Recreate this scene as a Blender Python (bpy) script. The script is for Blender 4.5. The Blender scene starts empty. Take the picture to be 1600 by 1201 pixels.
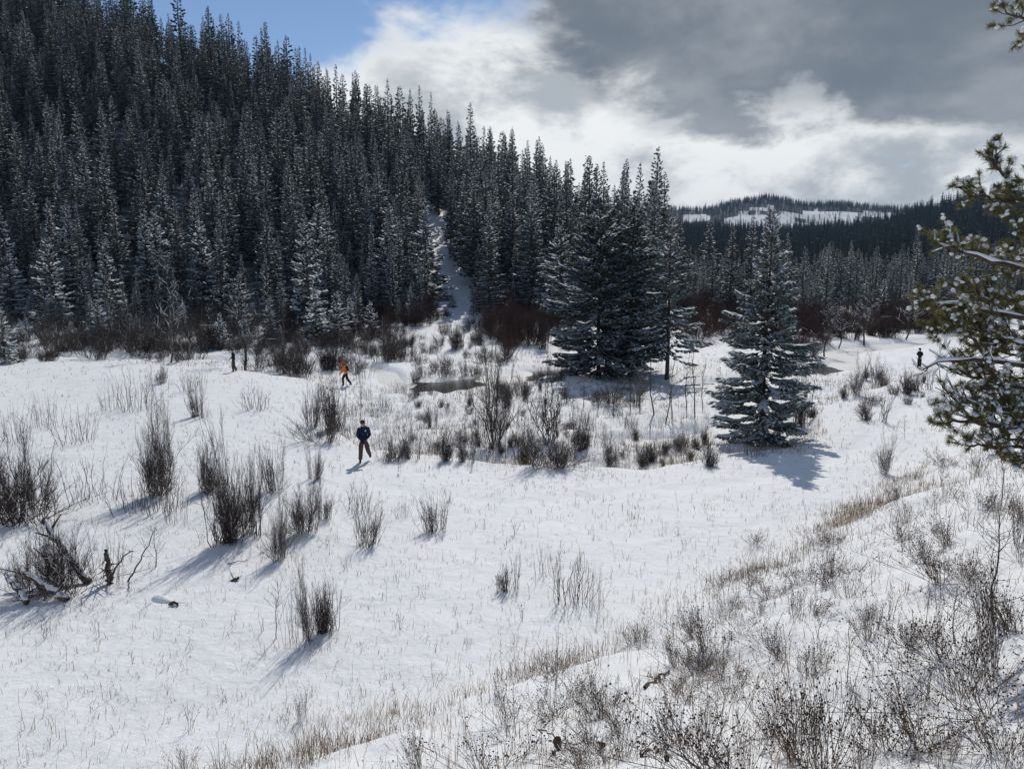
import bpy, math, random
import numpy as np
from mathutils import Vector, Matrix

# ------------------------------------------------------------------ camera, sky, sun, exposure
scene = bpy.context.scene
COL = scene.collection
CAM = np.array((0.0, 0.0, 7.5))
PITCH = math.radians(8.44)
FPX = 1200.0
cam_data = bpy.data.cameras.new('camera')
cam = bpy.data.objects.new('camera', cam_data)
COL.objects.link(cam)
cam_data.sensor_width = 36.0
cam_data.lens = 27.0
cam_data.clip_start = 0.1
cam_data.clip_end = 12000.0
cam.location = CAM
cam.rotation_euler = (math.radians(90) - PITCH, 0, 0)
scene.camera = cam

SUN_EL = math.radians(45)
SUN_AZ = math.radians(9)          # measured from +Y towards +X
sun_data = bpy.data.lights.new('sun', 'SUN')
sun_data.energy = 2.75
sun_data.angle = math.radians(0.55)
sun_data.color = (1.0, 0.955, 0.875)
sun = bpy.data.objects.new('sun', sun_data)
COL.objects.link(sun)
sdir = Vector((math.sin(SUN_AZ) * math.cos(SUN_EL), math.cos(SUN_AZ) * math.cos(SUN_EL), math.sin(SUN_EL)))
sun.rotation_euler = sdir.to_track_quat('Z', 'Y').to_euler()
sun.location = (20, 60, 80)

vs = scene.view_settings
scene.display_settings.display_device = 'sRGB'
vs.view_transform = 'Standard'
vs.look = 'None'
vs.exposure = 0.0
vs.gamma = 1.0
vs.use_curve_mapping = False

world = bpy.data.worlds.new('World')
scene.world = world
world.use_nodes = True


class NB:
    """small node-expression builder"""
    def __init__(self, nt):
        self.nt = nt
        self.n = nt.nodes
        self.l = nt.links

    def put(self, sock, v):
        if isinstance(v, bpy.types.NodeSocket):
            self.l.new(v, sock)
        else:
            sock.default_value = v

    def math(self, op, a, b=0.0, c=0.0, clamp=False):
        nd = self.n.new('ShaderNodeMath')
        nd.operation = op
        nd.use_clamp = clamp
        self.put(nd.inputs[0], a)
        self.put(nd.inputs[1], b)
        self.put(nd.inputs[2], c)
        return nd.outputs[0]

    def add(self, a, b): return self.math('ADD', a, b)
    def sub(self, a, b): return self.math('SUBTRACT', a, b)
    def mul(self, a, b): return self.math('MULTIPLY', a, b)
    def div(self, a, b): return self.math('DIVIDE', a, b)
    def maxi(self, a, b): return self.math('MAXIMUM', a, b)

    def sstep(self, v, lo, hi, a=0.0, b=1.0):
        nd = self.n.new('ShaderNodeMapRange')
        nd.interpolation_type = 'SMOOTHSTEP'
        self.put(nd.inputs[0], v)
        nd.inputs[1].default_value = lo
        nd.inputs[2].default_value = hi
        nd.inputs[3].default_value = a
        nd.inputs[4].default_value = b
        return nd.outputs[0]

    def noise(self, vec, scale, detail=4.0, rough=0.5, dist=0.0):
        nd = self.n.new('ShaderNodeTexNoise')
        if vec is not None:
            self.l.new(vec, nd.inputs['Vector'])
        nd.inputs['Scale'].default_value = scale
        nd.inputs['Detail'].default_value = detail
        nd.inputs['Roughness'].default_value = rough
        nd.inputs['Distortion'].default_value = dist
        return nd.outputs[0]

    def mix(self, fac, a, b):
        nd = self.n.new('ShaderNodeMix')
        nd.data_type = 'RGBA'
        nd.clamp_factor = True
        self.put(nd.inputs[0], fac)
        for i, v in ((6, a), (7, b)):
            if isinstance(v, tuple) and len(v) == 3:
                v = v + (1.0,)
            self.put(nd.inputs[i], v)
        return nd.outputs[2]

    def xyz(self, x, y, z):
        nd = self.n.new('ShaderNodeCombineXYZ')
        for i, v in enumerate((x, y, z)):
            self.put(nd.inputs[i], v)
        return nd.outputs[0]


def build_world():
    nt = world.node_tree
    nt.nodes.clear()
    b = NB(nt)
    out = nt.nodes.new('ShaderNodeOutputWorld')
    sky = nt.nodes.new('ShaderNodeTexSky')
    sky.sky_type = 'NISHITA'
    sky.sun_disc = False
    sky.sun_elevation = SUN_EL
    sky.sun_rotation = SUN_AZ
    sky.altitude = 2500
    sky.air_density = 1.0
    sky.dust_density = 0.1
    sky.ozone_density = 1.6
    bg1 = nt.nodes.new('ShaderNodeBackground')
    nt.links.new(sky.outputs[0], bg1.inputs[0])
    bg1.inputs[1].default_value = 0.105
    tc = nt.nodes.new('ShaderNodeTexCoord')
    sp = nt.nodes.new('ShaderNodeSeparateXYZ')
    nt.links.new(tc.outputs['Generated'], sp.inputs[0])
    X, Y, Z = sp.outputs
    den = b.add(b.maxi(Z, 0.0), 0.12)
    px = b.div(X, den)
    py = b.div(Y, den)
    P = b.xyz(px, py, 0.0)
    # cloud noises on a flat layer above the ground
    nbig = b.noise(P, 1.15, 3.0, 0.5)
    nmid = b.noise(b.xyz(X, Y, b.mul(Z, 1.8)), 3.6, 8.0, 0.58, 0.3)
    nfin = b.noise(b.xyz(b.mul(X, 1.0), Y, b.mul(Z, 1.9)), 11.0, 8.0, 0.62, 0.3)
    Dp = b.xyz(X, Y, b.mul(Z, 1.7))
    npuf = b.noise(Dp, 5.5, 8.0, 0.58, 0.25)
    wob = b.sub(nmid, 0.5)
    wobf = b.sub(nfin, 0.5)
    wobb = b.sub(nbig, 0.5)
    # clear sky to the left and overhead; cloud deck ahead and to the right
    L = b.add(py, b.mul(px, 0.667))
    L = b.add(L, b.add(b.mul(wob, 1.3), b.add(b.mul(wobf, 0.9), b.mul(b.sub(npuf, 0.5), 1.0))))
    c1 = b.sstep(L, 2.08, 2.56)
    R = b.add(px, b.add(b.mul(wob, 0.8), b.add(b.mul(wobf, 0.5), b.mul(b.sub(npuf, 0.5), 0.5))))
    c2 = b.mul(b.sstep(R, -0.12, 0.16), b.sstep(py, 1.25, 2.0))
    brk = b.sstep(b.add(b.mul(nbig, 0.6), b.mul(nmid, 0.4)), 0.46, 0.60)   # broken cloud elsewhere
    cover = b.math('MAXIMUM', b.math('MAXIMUM', c1, c2), b.mul(b.mul(brk, 0.9), b.sstep(py, 1.9, 1.2)))
    # small blue holes near the skyline on the right
    hole = b.mul(b.sstep(nfin, 0.62, 0.72), b.sstep(py, 3.0, 3.8))
    cover = b.mul(cover, b.sub(1.0, b.mul(hole, 0.45)))
    # thickness -> grey underside
    yy = b.add(py, b.add(b.mul(wob, 1.5), b.mul(wobb, 1.0)))
    yy = b.add(yy, b.add(b.mul(b.sub(npuf, 0.5), 2.2), b.mul(wobf, 1.0)))
    g1 = b.sstep(yy, 3.40, 2.90)
    lim = b.sub(px, b.mul(b.sub(py, 2.3), 0.40))
    g2 = b.sstep(b.add(lim, b.add(b.mul(wob, 1.0), b.add(b.mul(wobb, 0.4), b.mul(wobf, 0.5)))), -0.08, 0.28)
    grey = b.mul(g1, g2)
    # grey bellies inside the bright bank
    belly = b.sstep(b.add(b.mul(nmid, 0.35), b.add(b.mul(npuf, 0.38), b.mul(nfin, 0.27))), 0.475, 0.60)
    belly = b.mul(belly, b.sstep(L, 2.35, 3.1, 0.25, 1.0))
    white = b.mix(belly, (0.97, 0.99, 0.99), (0.46, 0.50, 0.54))
    dark = b.mix(b.sstep(b.add(b.mul(nbig, 0.3), b.add(b.mul(nmid, 0.35), b.add(b.mul(npuf, 0.2), b.mul(nfin, 0.15)))), 0.40, 0.57), (0.36, 0.39, 0.425), (0.175, 0.207, 0.25))
    white = b.mix(b.sstep(Y, 0.25, -0.45), white, (1.22, 1.24, 1.25))  # unseen clouds behind the viewpoint, brightened as added fill for the backlit forest
    ccol = b.mix(grey, white, dark)
    bg2 = nt.nodes.new('ShaderNodeBackground')
    nt.links.new(ccol, bg2.inputs[0])
    bg2.inputs[1].default_value = 1.0
    mx = nt.nodes.new('ShaderNodeMixShader')
    nt.links.new(cover, mx.inputs[0])
    nt.links.new(bg1.outputs[0], mx.inputs[1])
    nt.links.new(bg2.outputs[0], mx.inputs[2])
    nt.links.new(mx.outputs[0], out.inputs[0])


build_world()
scene.cycles.max_bounces = 6
scene.cycles.diffuse_bounces = 3
scene.cycles.glossy_bounces = 2
scene.cycles.transmission_bounces = 2
scene.cycles.transparent_max_bounces = 4

# ------------------------------------------------------------------ noise and terrain
def _hash(ix, iy, seed):
    h = (ix.astype(np.int64) * 374761393 + iy.astype(np.int64) * 668265263 + seed * 974634777) & 0xFFFFFFFF
    h = ((h ^ (h >> 13)) * 1274126177) & 0xFFFFFFFF
    h = h ^ (h >> 16)
    return (h & 0xFFFFFF) / float(0xFFFFFF)


def vnoise(x, y, s, seed=0):
    x = np.asarray(x, float) / s
    y = np.asarray(y, float) / s
    ix = np.floor(x); iy = np.floor(y)
    fx = x - ix; fy = y - iy
    fx = fx * fx * fx * (fx * (fx * 6 - 15) + 10)
    fy = fy * fy * fy * (fy * (fy * 6 - 15) + 10)
    a = _hash(ix, iy, seed); b = _hash(ix + 1, iy, seed)
    c = _hash(ix, iy + 1, seed); d = _hash(ix + 1, iy + 1, seed)
    return (a + (b - a) * fx + (c - a) * fy + (a - b - c + d) * fx * fy) - 0.5


def sst(t, lo=0.0, hi=1.0):
    t = np.clip((np.asarray(t, float) - lo) / (hi - lo), 0, 1)
    return t * t * (3 - 2 * t)


TOE = np.array([(-120, -4), (-60, 1), (-20, 4.6), (-8, 8.7), (-3.5, 10.7), (-1.5, 12.1), (2.5, 14.8), (6.3, 18.8), (12.5, 25.0), (19.6, 33.6),
                (27, 45), (40, 64), (70, 105), (140, 190), (400, 500)], float)
EDGE = np.array([(-300, 64), (-60, 64), (-41, 63.5), (-33, 64), (-22, 59), (-14, 53), (-11, 46), (-9.5, 37), (-6, 31.8), (0, 29.6),
                 (5, 29.1), (8, 29.8), (12, 31.5), (15, 36), (17, 42), (22, 47), (28, 53), (45, 72), (140, 200), (400, 520)], float)
HILL_H = np.array([(-400, 116), (-200, 93), (-127, 71), (-95, 62), (-41, 42.5), (0, 23), (16, 11.5), (26, 4), (36, 0), (400, 0)], float)
HILL_F = np.array([(-400, 103), (-60, 100), (-20, 101), (0, 101), (30, 97), (45, 95), (400, 95)], float)
FAR_A = np.array([(-180, 20), (-90, 60), (-60, 62), (0, 49), (12, 40), (22, 38), (25, 41), (27.5, 50), (30, 57), (33.7, 63), (50, 76), (90, 60), (180, 20)], float)
FAR_B = np.array([(-180, 60), (-60, 130), (11.8, 134), (14.5, 136), (16.0, 148), (17.8, 157), (19.4, 147), (20.5, 139), (22.5, 140), (24.3, 134), (26, 126), (30, 118), (60, 130), (180, 60)], float)
CREEK = np.array([(-60.0, 78.0), (-40.0, 73.0), (-26.0, 72.0), (-14.5, 69.5), (-10.5, 63.5), (-9.2, 57.8), (-7.6, 55.6), (-4.0, 56.2), (-0.5, 59.5), (2.0, 63.5), (5.0, 64.5),
                  (9.5, 58.5), (13.0, 55.5), (18.0, 57.0), (24.0, 64.0), (30.0, 69.0), (34.0, 80.0), (50.0, 92.0), (80, 118)], float)
CREEK_Z = -1.05
POND = np.array([(5.6, 37.2), (7.4, 37.0), (9.2, 37.6), (10.8, 38.9), (13.2, 42.5), (15.5, 48.0), (17.8, 56.5)], float)
PATH = np.array([(33.5, 56.5), (27.0, 50.5), (22.0, 42.0), (17.0, 35.0), (13.0, 30.0), (8, 26.5), (0, 24.5), (-4.5, 26.0)], float)


def poly_dist(x, y, P):
    x = np.asarray(x, float); y = np.asarray(y, float)
    best = np.full(np.broadcast(x, y).shape, 1e9)
    for (ax, ay), (bx, by) in zip(P[:-1], P[1:]):
        dx, dy = bx - ax, by - ay
        t = np.clip(((x - ax) * dx + (y - ay) * dy) / (dx * dx + dy * dy), 0, 1)
        best = np.minimum(best, np.hypot(x - ax - t * dx, y - ay - t * dy))
    return best


def bank_s(x, y):
    yt = np.interp(x, TOE[:, 0], TOE[:, 1])
    sl = (np.interp(x + 0.7, TOE[:, 0], TOE[:, 1]) - np.interp(x - 0.7, TOE[:, 0], TOE[:, 1])) / 1.4
    return (yt - y) / np.sqrt(1 + sl * sl)


def hill_z(x, y):
    H = np.interp(x, HILL_H[:, 0], HILL_H[:, 1])
    F = np.interp(x, HILL_F[:, 0], HILL_F[:, 1])
    t = (y - F) / 102.0
    tc = np.clip(t, 0, 1)
    s = 0.5 * tc + 0.5 * tc * tc * (3 - 2 * tc)
    return H * s * (1 - 0.35 * sst(y - F, 105, 330)), t


def far_z(x, y):
    r = np.hypot(x, y)
    az = np.degrees(np.arctan2(x, y))
    A = np.interp(az, FAR_A[:, 0], FAR_A[:, 1])
    B = np.interp(az, FAR_B[:, 0], FAR_B[:, 1])
    z1 = A * sst(r, 225, 850) * (1 - 0.5 * sst(r, 860, 1150))
    z2 = B * sst(r, 1120, 1720)
    z = np.maximum(z1, z2)
    z = z + (vnoise(x, y, 130, 7) * 10 + vnoise(x, y, 55, 8) * 4) * sst(r, 260, 600)
    return z


def terrain(x, y):
    x = np.asarray(x, float); y = np.asarray(y, float)
    r = np.hypot(x, y)
    s = bank_s(x, y)
    # terrace edge and flood plain
    ye = np.interp(x, EDGE[:, 0], EDGE[:, 1]) + vnoise(x, y, 5.0, 3) * 1.6 + vnoise(x, y, 1.7, 4) * 0.6
    low = sst(y - ye, -0.3, 1.5)
    z = -0.72 * low
    z = z + vnoise(x, y, 9.0, 11) * 0.22 + vnoise(x, y, 3.1, 12) * 0.12 + vnoise(x, y, 1.1, 13) * 0.05
    near = sst(r, 120, 60)
    dc = poly_dist(x, y, CREEK)
    z = z + low * near * (0.25 + 0.75 * sst(dc, 2, 6)) * (np.abs(vnoise(x, y, 1.9, 14)) * 0.55 + vnoise(x, y, 0.75, 15) * 0.34)
    wide = 1 + 0.55 * np.exp(-((x + 4.6) / 2.6) ** 2) - 0.55 * sst(-x, 6.8, 8.6)
    z = np.where(r < 170, z - (z - (CREEK_Z - 0.25)) * sst(dc, 2.9 * wide, 1.2 * wide), z)
    dp = poly_dist(x, y, POND)
    z = z - (z - (CREEK_Z - 0.2)) * sst(dp, 2.2, 0.5)
    dpath = poly_dist(x, y, PATH)
    z = z - 0.10 * sst(dpath, 0.6, 0.2) * (0.65 + 0.7 * vnoise(x, y, 0.5, 20))
    # bank under the photographer
    sp = np.maximum(s, -6)
    soft = np.log1p(np.exp(np.clip(sp * 2.2, -30, 30))) / 2.2
    b = 0.53 * soft
    b = 6.35 * np.tanh(b / 6.35 * 0.62) / np.tanh(0.62) if False else np.minimum(b, 6.2 + 0.05 * np.maximum(s - 11.7, 0) * 0)
    kn = 6.0
    b = b - np.log1p(np.exp((b - kn) * 3.0)) / 3.0 * 0.9
    z = z + b * sst(r, 400, 120)
    bm = sst(s, -0.5, 1.5) * sst(r, 90, 40)
    z = z + bm * (vnoise(x, y, 2.3, 16) * 0.30 + vnoise(x, y, 0.8, 17) * 0.16 + vnoise(x, y, 0.37, 18) * 0.05)
    z = z + 1.3 * sst(y, 72, 100) * sst(x, 45, 20)
    hz, t = hill_z(x, y)
    z = z + hz + (vnoise(x, y, 22, 19) * 3.0 + vnoise(x, y, 7, 21) * 0.8) * sst(t, 0, 0.25) * sst(r, 500, 300)
    z = z + far_z(x, y) * sst(hz, 25, 4)
    return z


def tz(x, y):
    return float(terrain(np.array([x]), np.array([y]))[0])


_ts = np.exp(np.linspace(math.log(2.0), math.log(2600.0), 3600))


def ray_dir(px, py):
    u = (px - 800.0) / FPX
    v = (600.5 - py) / FPX
    c, s = math.cos(PITCH), math.sin(PITCH)
    return np.array((u, c + v * s, -s + v * c))


def ground_at(px, py):
    """where the line of sight through a photograph pixel meets the ground; returns x, y, z, depth"""
    d = ray_dir(px, py)
    p = CAM[None, :] + _ts[:, None] * d[None, :]
    below = p[:, 2] < terrain(p[:, 0], p[:, 1])
    if not below.any():
        i = len(_ts) - 1
    else:
        i = int(np.argmax(below))
    x, y = p[i, 0], p[i, 1]
    return x, y, tz(x, y), float(_ts[i])


def project(P):
    P = np.atleast_2d(P) - CAM
    c, s = math.cos(PITCH), math.sin(PITCH)
    dep = P[:, 1] * c - P[:, 2] * s
    up = P[:, 1] * s + P[:, 2] * c
    dd = np.maximum(dep, 1e-3)
    return 800 + FPX * P[:, 0] / dd, 600.5 - FPX * up / dd, dep


# ------------------------------------------------------------------ materials
def mat(name, col, rough=0.8, var=0.0, nscale=3.0, rnd=0.0, bump=0.0, bscale=20.0, spec=0.2, trans=0.0, col2=None):
    m = bpy.data.materials.new(name)
    m.use_nodes = True
    nt = m.node_tree
    b = NB(nt)
    bs = nt.nodes['Principled BSDF']
    bs.inputs['Roughness'].default_value = rough
    bs.inputs['Specular IOR Level'].default_value = spec
    tc = nt.nodes.new('ShaderNodeTexCoord')
    n = b.noise(tc.outputs['Object'], nscale, 4.0, 0.6)
    c2 = col2 if col2 else tuple(c * (1 - var) for c in col)
    c1 = col if col2 else tuple(min(1, c * (1 + var)) for c in col)
    c = b.mix(b.sstep(n, 0.32, 0.68), c1, c2)
    if rnd:
        oi = nt.nodes.new('ShaderNodeObjectInfo')
        k = b.add(b.mul(oi.outputs['Random'], 2 * rnd), 1 - rnd)
        hs = nt.nodes.new('ShaderNodeHueSaturation')
        nt.links.new(k, hs.inputs['Value'])
        nt.links.new(c, hs.inputs['Color'])
        c = hs.outputs[0]
    nt.links.new(c, bs.inputs['Base Color'])
    if bump:
        bn = b.noise(tc.outputs['Object'], bscale, 5.0, 0.6)
        bp = nt.nodes.new('ShaderNodeBump')
        bp.inputs['Strength'].default_value = bump
        bp.inputs['Distance'].default_value = 0.03
        nt.links.new(bn, bp.inputs['Height'])
        nt.links.new(bp.outputs[0], bs.inputs['Normal'])
    if trans:
        tr = nt.nodes.new('ShaderNodeBsdfTranslucent')
        nt.links.new(c, tr.inputs[0])
        ms = nt.nodes.new('ShaderNodeMixShader')
        ms.inputs[0].default_value = trans
        nt.links.new(bs.outputs[0], ms.inputs[1])
        nt.links.new(tr.outputs[0], ms.inputs[2])
        nt.links.new(ms.outputs[0], nt.nodes['Material Output'].inputs[0])
    return m


def snow_ground_mat():
    m = bpy.data.materials.new('snow_ground')
    m.use_nodes = True
    nt = m.node_tree
    b = NB(nt)
    bs = nt.nodes['Principled BSDF']
    tc = nt.nodes.new('ShaderNodeTexCoord')
    P = tc.outputs['Object']
    n1 = b.noise(P, 0.35, 4.0, 0.6)
    n2 = b.noise(P, 5.0, 6.0, 0.65)
    c = b.mix(n1, (0.83, 0.84, 0.85), (0.89, 0.89, 0.885))
    # litter showing through thin snow
    lit = b.mul(b.sstep(n2, 0.66, 0.76), b.sstep(b.noise(P, 0.5, 3.0, 0.6), 0.55, 0.72))
    c = b.mix(b.mul(lit, 0.45), c, (0.34, 0.29, 0.22))
    nt.links.new(c, bs.inputs['Base Color'])
    bs.inputs['Roughness'].default_value = 0.65
    bs.inputs['Specular IOR Level'].default_value = 0.25
    h = b.add(b.add(b.mul(b.noise(P, 1.6, 5.0, 0.6), 1.0), b.mul(b.noise(P, 0.55, 3.0, 0.5, 0.8), 1.6)), b.mul(b.noise(P, 7.0, 5.0, 0.65), 0.28))
    bp = nt.nodes.new('ShaderNodeBump')
    bp.inputs['Strength'].default_value = 0.55
    bp.inputs['Distance'].default_value = 0.16
    nt.links.new(h, bp.inputs['Height'])
    nt.links.new(bp.outputs[0], bs.inputs['Normal'])
    return m


M = {}
M['snow_ground'] = snow_ground_mat()
M['snow'] = mat('snow_on_branches', (0.80, 0.82, 0.85), 0.7, 0.05, 8.0)
M['snow_thin'] = mat('thin_snow_on_needles', (0.74, 0.765, 0.79), 0.8, 0.12, 5.0, rnd=0.10)
M['needles'] = mat('spruce_needles', (0.104, 0.120, 0.100), 0.75, 0.4, 1.5, rnd=0.3, trans=0.18)
M['needles_far'] = mat('far_spruce_needles', (0.060, 0.074, 0.068), 0.8, 0.35, 0.6, rnd=0.35, trans=0.15)
M['bark'] = mat('spruce_bark', (0.062, 0.050, 0.042), 0.9, 0.35, 9.0, bump=0.6, bscale=30)
M['willow'] = mat('willow_twigs', (0.085, 0.062, 0.050), 0.75, 0.4, 2.0, rnd=0.25)
M['redwillow'] = mat('red_willow_twigs', (0.068, 0.039, 0.032), 0.8, 0.35, 1.0, rnd=0.3)
M['greywillow'] = mat('grey_willow_twigs', (0.085, 0.068, 0.056), 0.8, 0.35, 1.0, rnd=0.3)
M['aspen'] = mat('bare_sapling_bark', (0.085, 0.075, 0.066), 0.8, 0.35, 5.0, rnd=0.2)
M['cinque'] = mat('cinquefoil_twigs', (0.15, 0.108, 0.080), 0.8, 0.4, 6.0, rnd=0.2)
M['bud'] = mat('dry_seed_heads', (0.060, 0.038, 0.026), 0.9, 0.4, 9.0)
M['straw'] = mat('dry_grass', (0.38, 0.27, 0.155), 0.85, 0.3, 0.6, trans=0.25, col2=(0.15, 0.105, 0.068))
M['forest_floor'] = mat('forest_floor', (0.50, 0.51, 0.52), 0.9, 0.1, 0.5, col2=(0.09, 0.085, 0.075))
M['far_floor'] = mat('far_forest_floor', (0.040, 0.050, 0.052), 0.9, 0.3, 0.02)
M['clearcut'] = mat('clearcut_snow', (0.80, 0.82, 0.85), 0.8, 0.08, 0.012, col2=(0.42, 0.43, 0.44))
M['pine_needle'] = mat('pine_needles', (0.23, 0.205, 0.092), 0.6, 0.3, 3.0, trans=0.42, col2=(0.12, 0.118, 0.05))
M['pine_bark'] = mat('pine_bark', (0.085, 0.062, 0.048), 0.9, 0.4, 12.0, bump=0.7, bscale=40)
M['leaf'] = mat('dead_leaf', (0.065, 0.048, 0.038), 0.8, 0.4, 12.0)
M['log'] = mat('weathered_log', (0.120, 0.100, 0.085), 0.9, 0.4, 8.0, bump=0.6, bscale=25)


# ------------------------------------------------------------------ mesh helpers
def mesh_np(name, V, faces, mats, midx=None, smooth=False):
    """V (n,3); faces: list of int arrays (k,3) or (k,4); midx: list of material indices, one per array"""
    me = bpy.data.meshes.new(name)
    V = np.ascontiguousarray(V, dtype=np.float32)
    me.vertices.add(len(V))
    me.vertices.foreach_set('co', V.ravel())
    loops, starts, mi = [], [], []
    off = 0
    for k, F in enumerate(faces):
        F = np.asarray(F, dtype=np.int32)
        if len(F) == 0:
            continue
        w = F.shape[1]
        loops.append(F.ravel())
        starts.append(off + np.arange(len(F), dtype=np.int32) * w)
        mi.append(np.full(len(F), 0 if midx is None else midx[k], dtype=np.int32))
        off += F.size
    loops = np.concatenate(loops); starts = np.concatenate(starts); mi = np.concatenate(mi)
    me.loops.add(len(loops))
    me.loops.foreach_set('vertex_index', loops)
    me.polygons.add(len(starts))
    me.polygons.foreach_set('loop_start', starts)
    me.polygons.foreach_set('material_index', mi)
    if smooth:
        me.polygons.foreach_set('use_smooth', np.ones(len(starts), dtype=bool))
    for m in mats:
        me.materials.append(m)
    me.update(calc_edges=True)
    return me


class Geo:
    """collects vertex blocks and faces"""
    def __init__(self):
        self.V = []; self.F = []; self.M = []; self.n = 0

    def add(self, V, F, m=0):
        if len(V) == 0:
            return
        self.V.append(np.asarray(V, float))
        self.F.append(np.asarray(F, int) + self.n)
        self.M.append(m)
        self.n += len(V)

    def mesh(self, name, mats, smooth=False):
        return mesh_np(name, np.concatenate(self.V), self.F, mats, self.M, smooth)


def norm(v):
    return v / np.maximum(np.linalg.norm(v, axis=-1, keepdims=True), 1e-9)


def tubes(P0, P1, R0, R1, sides=3):
    """prisms from P0 to P1"""
    P0 = np.asarray(P0, float); P1 = np.asarray(P1, float)
    n = len(P0)
    R0 = np.broadcast_to(np.asarray(R0, float), (n,)); R1 = np.broadcast_to(np.asarray(R1, float), (n,))
    d = norm(P1 - P0)
    ref = np.where(np.abs(d[:, 2:3]) > 0.9, np.array([[1.0, 0, 0]]), np.array([[0, 0, 1.0]]))
    a = norm(np.cross(d, ref)); b = np.cross(d, a)
    ang = np.arange(sides) * 2 * math.pi / sides
    ring = np.cos(ang)[None, :, None] * a[:, None, :] + np.sin(ang)[None, :, None] * b[:, None, :]
    V = np.concatenate([P0[:, None, :] + ring * R0[:, None, None], P1[:, None, :] + ring * R1[:, None, None]], axis=1).reshape(-1, 3)
    base = np.arange(n)[:, None] * (2 * sides)
    i = np.arange(sides); j = (i + 1) % sides
    F = np.stack([base + i, base + j, base + sides + j, base + sides + i], axis=-1).reshape(-1, 4)
    return V, F


def pipe(pts, radii, sides=6, cap=True):
    """one continuous tube through points"""
    pts = np.asarray(pts, float); n = len(pts)
    radii = np.broadcast_to(np.asarray(radii, float), (n,))
    tan = norm(np.gradient(pts, axis=0))
    ref = np.array([0.0, 0.0, 1.0]) if abs(tan[0][2]) < 0.9 else np.array([1.0, 0, 0])
    a = norm(np.cross(tan, ref)); b = np.cross(tan, a)
    ang = np.arange(sides) * 2 * math.pi / sides
    V = (pts[:, None, :] + (np.cos(ang)[None, :, None] * a[:, None, :] + np.sin(ang)[None, :, None] * b[:, None, :]) * radii[:, None, None]).reshape(-1, 3)
    i = np.arange(sides); j = (i + 1) % sides
    F = np.concatenate([np.stack([k * sides + i, k * sides + j, (k + 1) * sides + j, (k + 1) * sides + i], axis=-1) for k in range(n - 1)])
    return V, F


def ico(sub=1):
    import bmesh
    bm = bmesh.new()
    bmesh.ops.create_icosphere(bm, subdivisions=sub, radius=1.0)
    V = np.array([v.co[:] for v in bm.verts]); F = np.array([[v.index for v in f.verts] for f in bm.faces])
    bm.free()
    return V, F


ICO1 = ico(1); ICO2 = ico(2)


def link(name, data, parent=None, loc=None, rotz=0.0, scale=None):
    o = bpy.data.objects.new(name, data)
    COL.objects.link(o)
    if parent is not None:
        o.parent = parent
    if loc is not None:
        o.location = loc
    if rotz:
        o.rotation_euler = (0, 0, rotz)
    if scale is not None:
        o.scale = scale
    return o


def tag(o, label=None, cat=None, group=None, kind=None):
    if label: o['label'] = label
    if cat: o['category'] = cat
    if group: o['group'] = group
    if kind: o['kind'] = kind
    return o


def put_copy(proto, loc, rotz, scale, label, group, cat=None):
    """copy a thing and its parts (shared meshes)"""
    r = proto.copy()
    COL.objects.link(r)
    r.location = loc
    r.rotation_euler = (0, 0, rotz)
    r.scale = scale
    r['label'] = label
    if group:
        r['group'] = group
    elif 'group' in r:
        del r['group']
    if cat:
        r['category'] = cat
    for ch in list(proto.children):
        c = ch.copy()
        COL.objects.link(c)
        c.parent = r
    return r

# ------------------------------------------------------------------ the ground sheet (one grid, three pieces)
def clear_mask(x, y):
    """logged snowy patches on the far hill"""
    r = np.hypot(x, y)
    az = np.degrees(np.arctan2(x, y)) + vnoise(x, y, 90, 31) * 1.2
    rr = r + vnoise(x, y, 120, 32) * 140
    a = (np.abs(az - 20.2) < 3.8) & (rr > 1290) & (rr < 1630 - np.abs(az - 20.8) * 30)
    b = (np.abs(az - 16.6) < 1.9) & (rr > 1290) & (rr < 1450)
    c = (np.abs(az - 13.0) < 0.9) & (rr > 1430) & (rr < 1620)
    d = (np.abs(az - 24.6) < 1.6) & (rr > 1520) & (rr < 1600)
    stripe = np.abs(az - 18.3 + (r - 1450) * 0.004) < 0.10
    speck = vnoise(x, y, 45, 34) + 0.6 * vnoise(x, y, 18, 35) < 0.26
    return (a | b | c | d) & ~stripe & speck


CUT_PX = np.array([(662, 285), (668, 305), (676, 330), (684, 360), (697, 395), (708, 425), (722, 450), (738, 470)], float)


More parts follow.
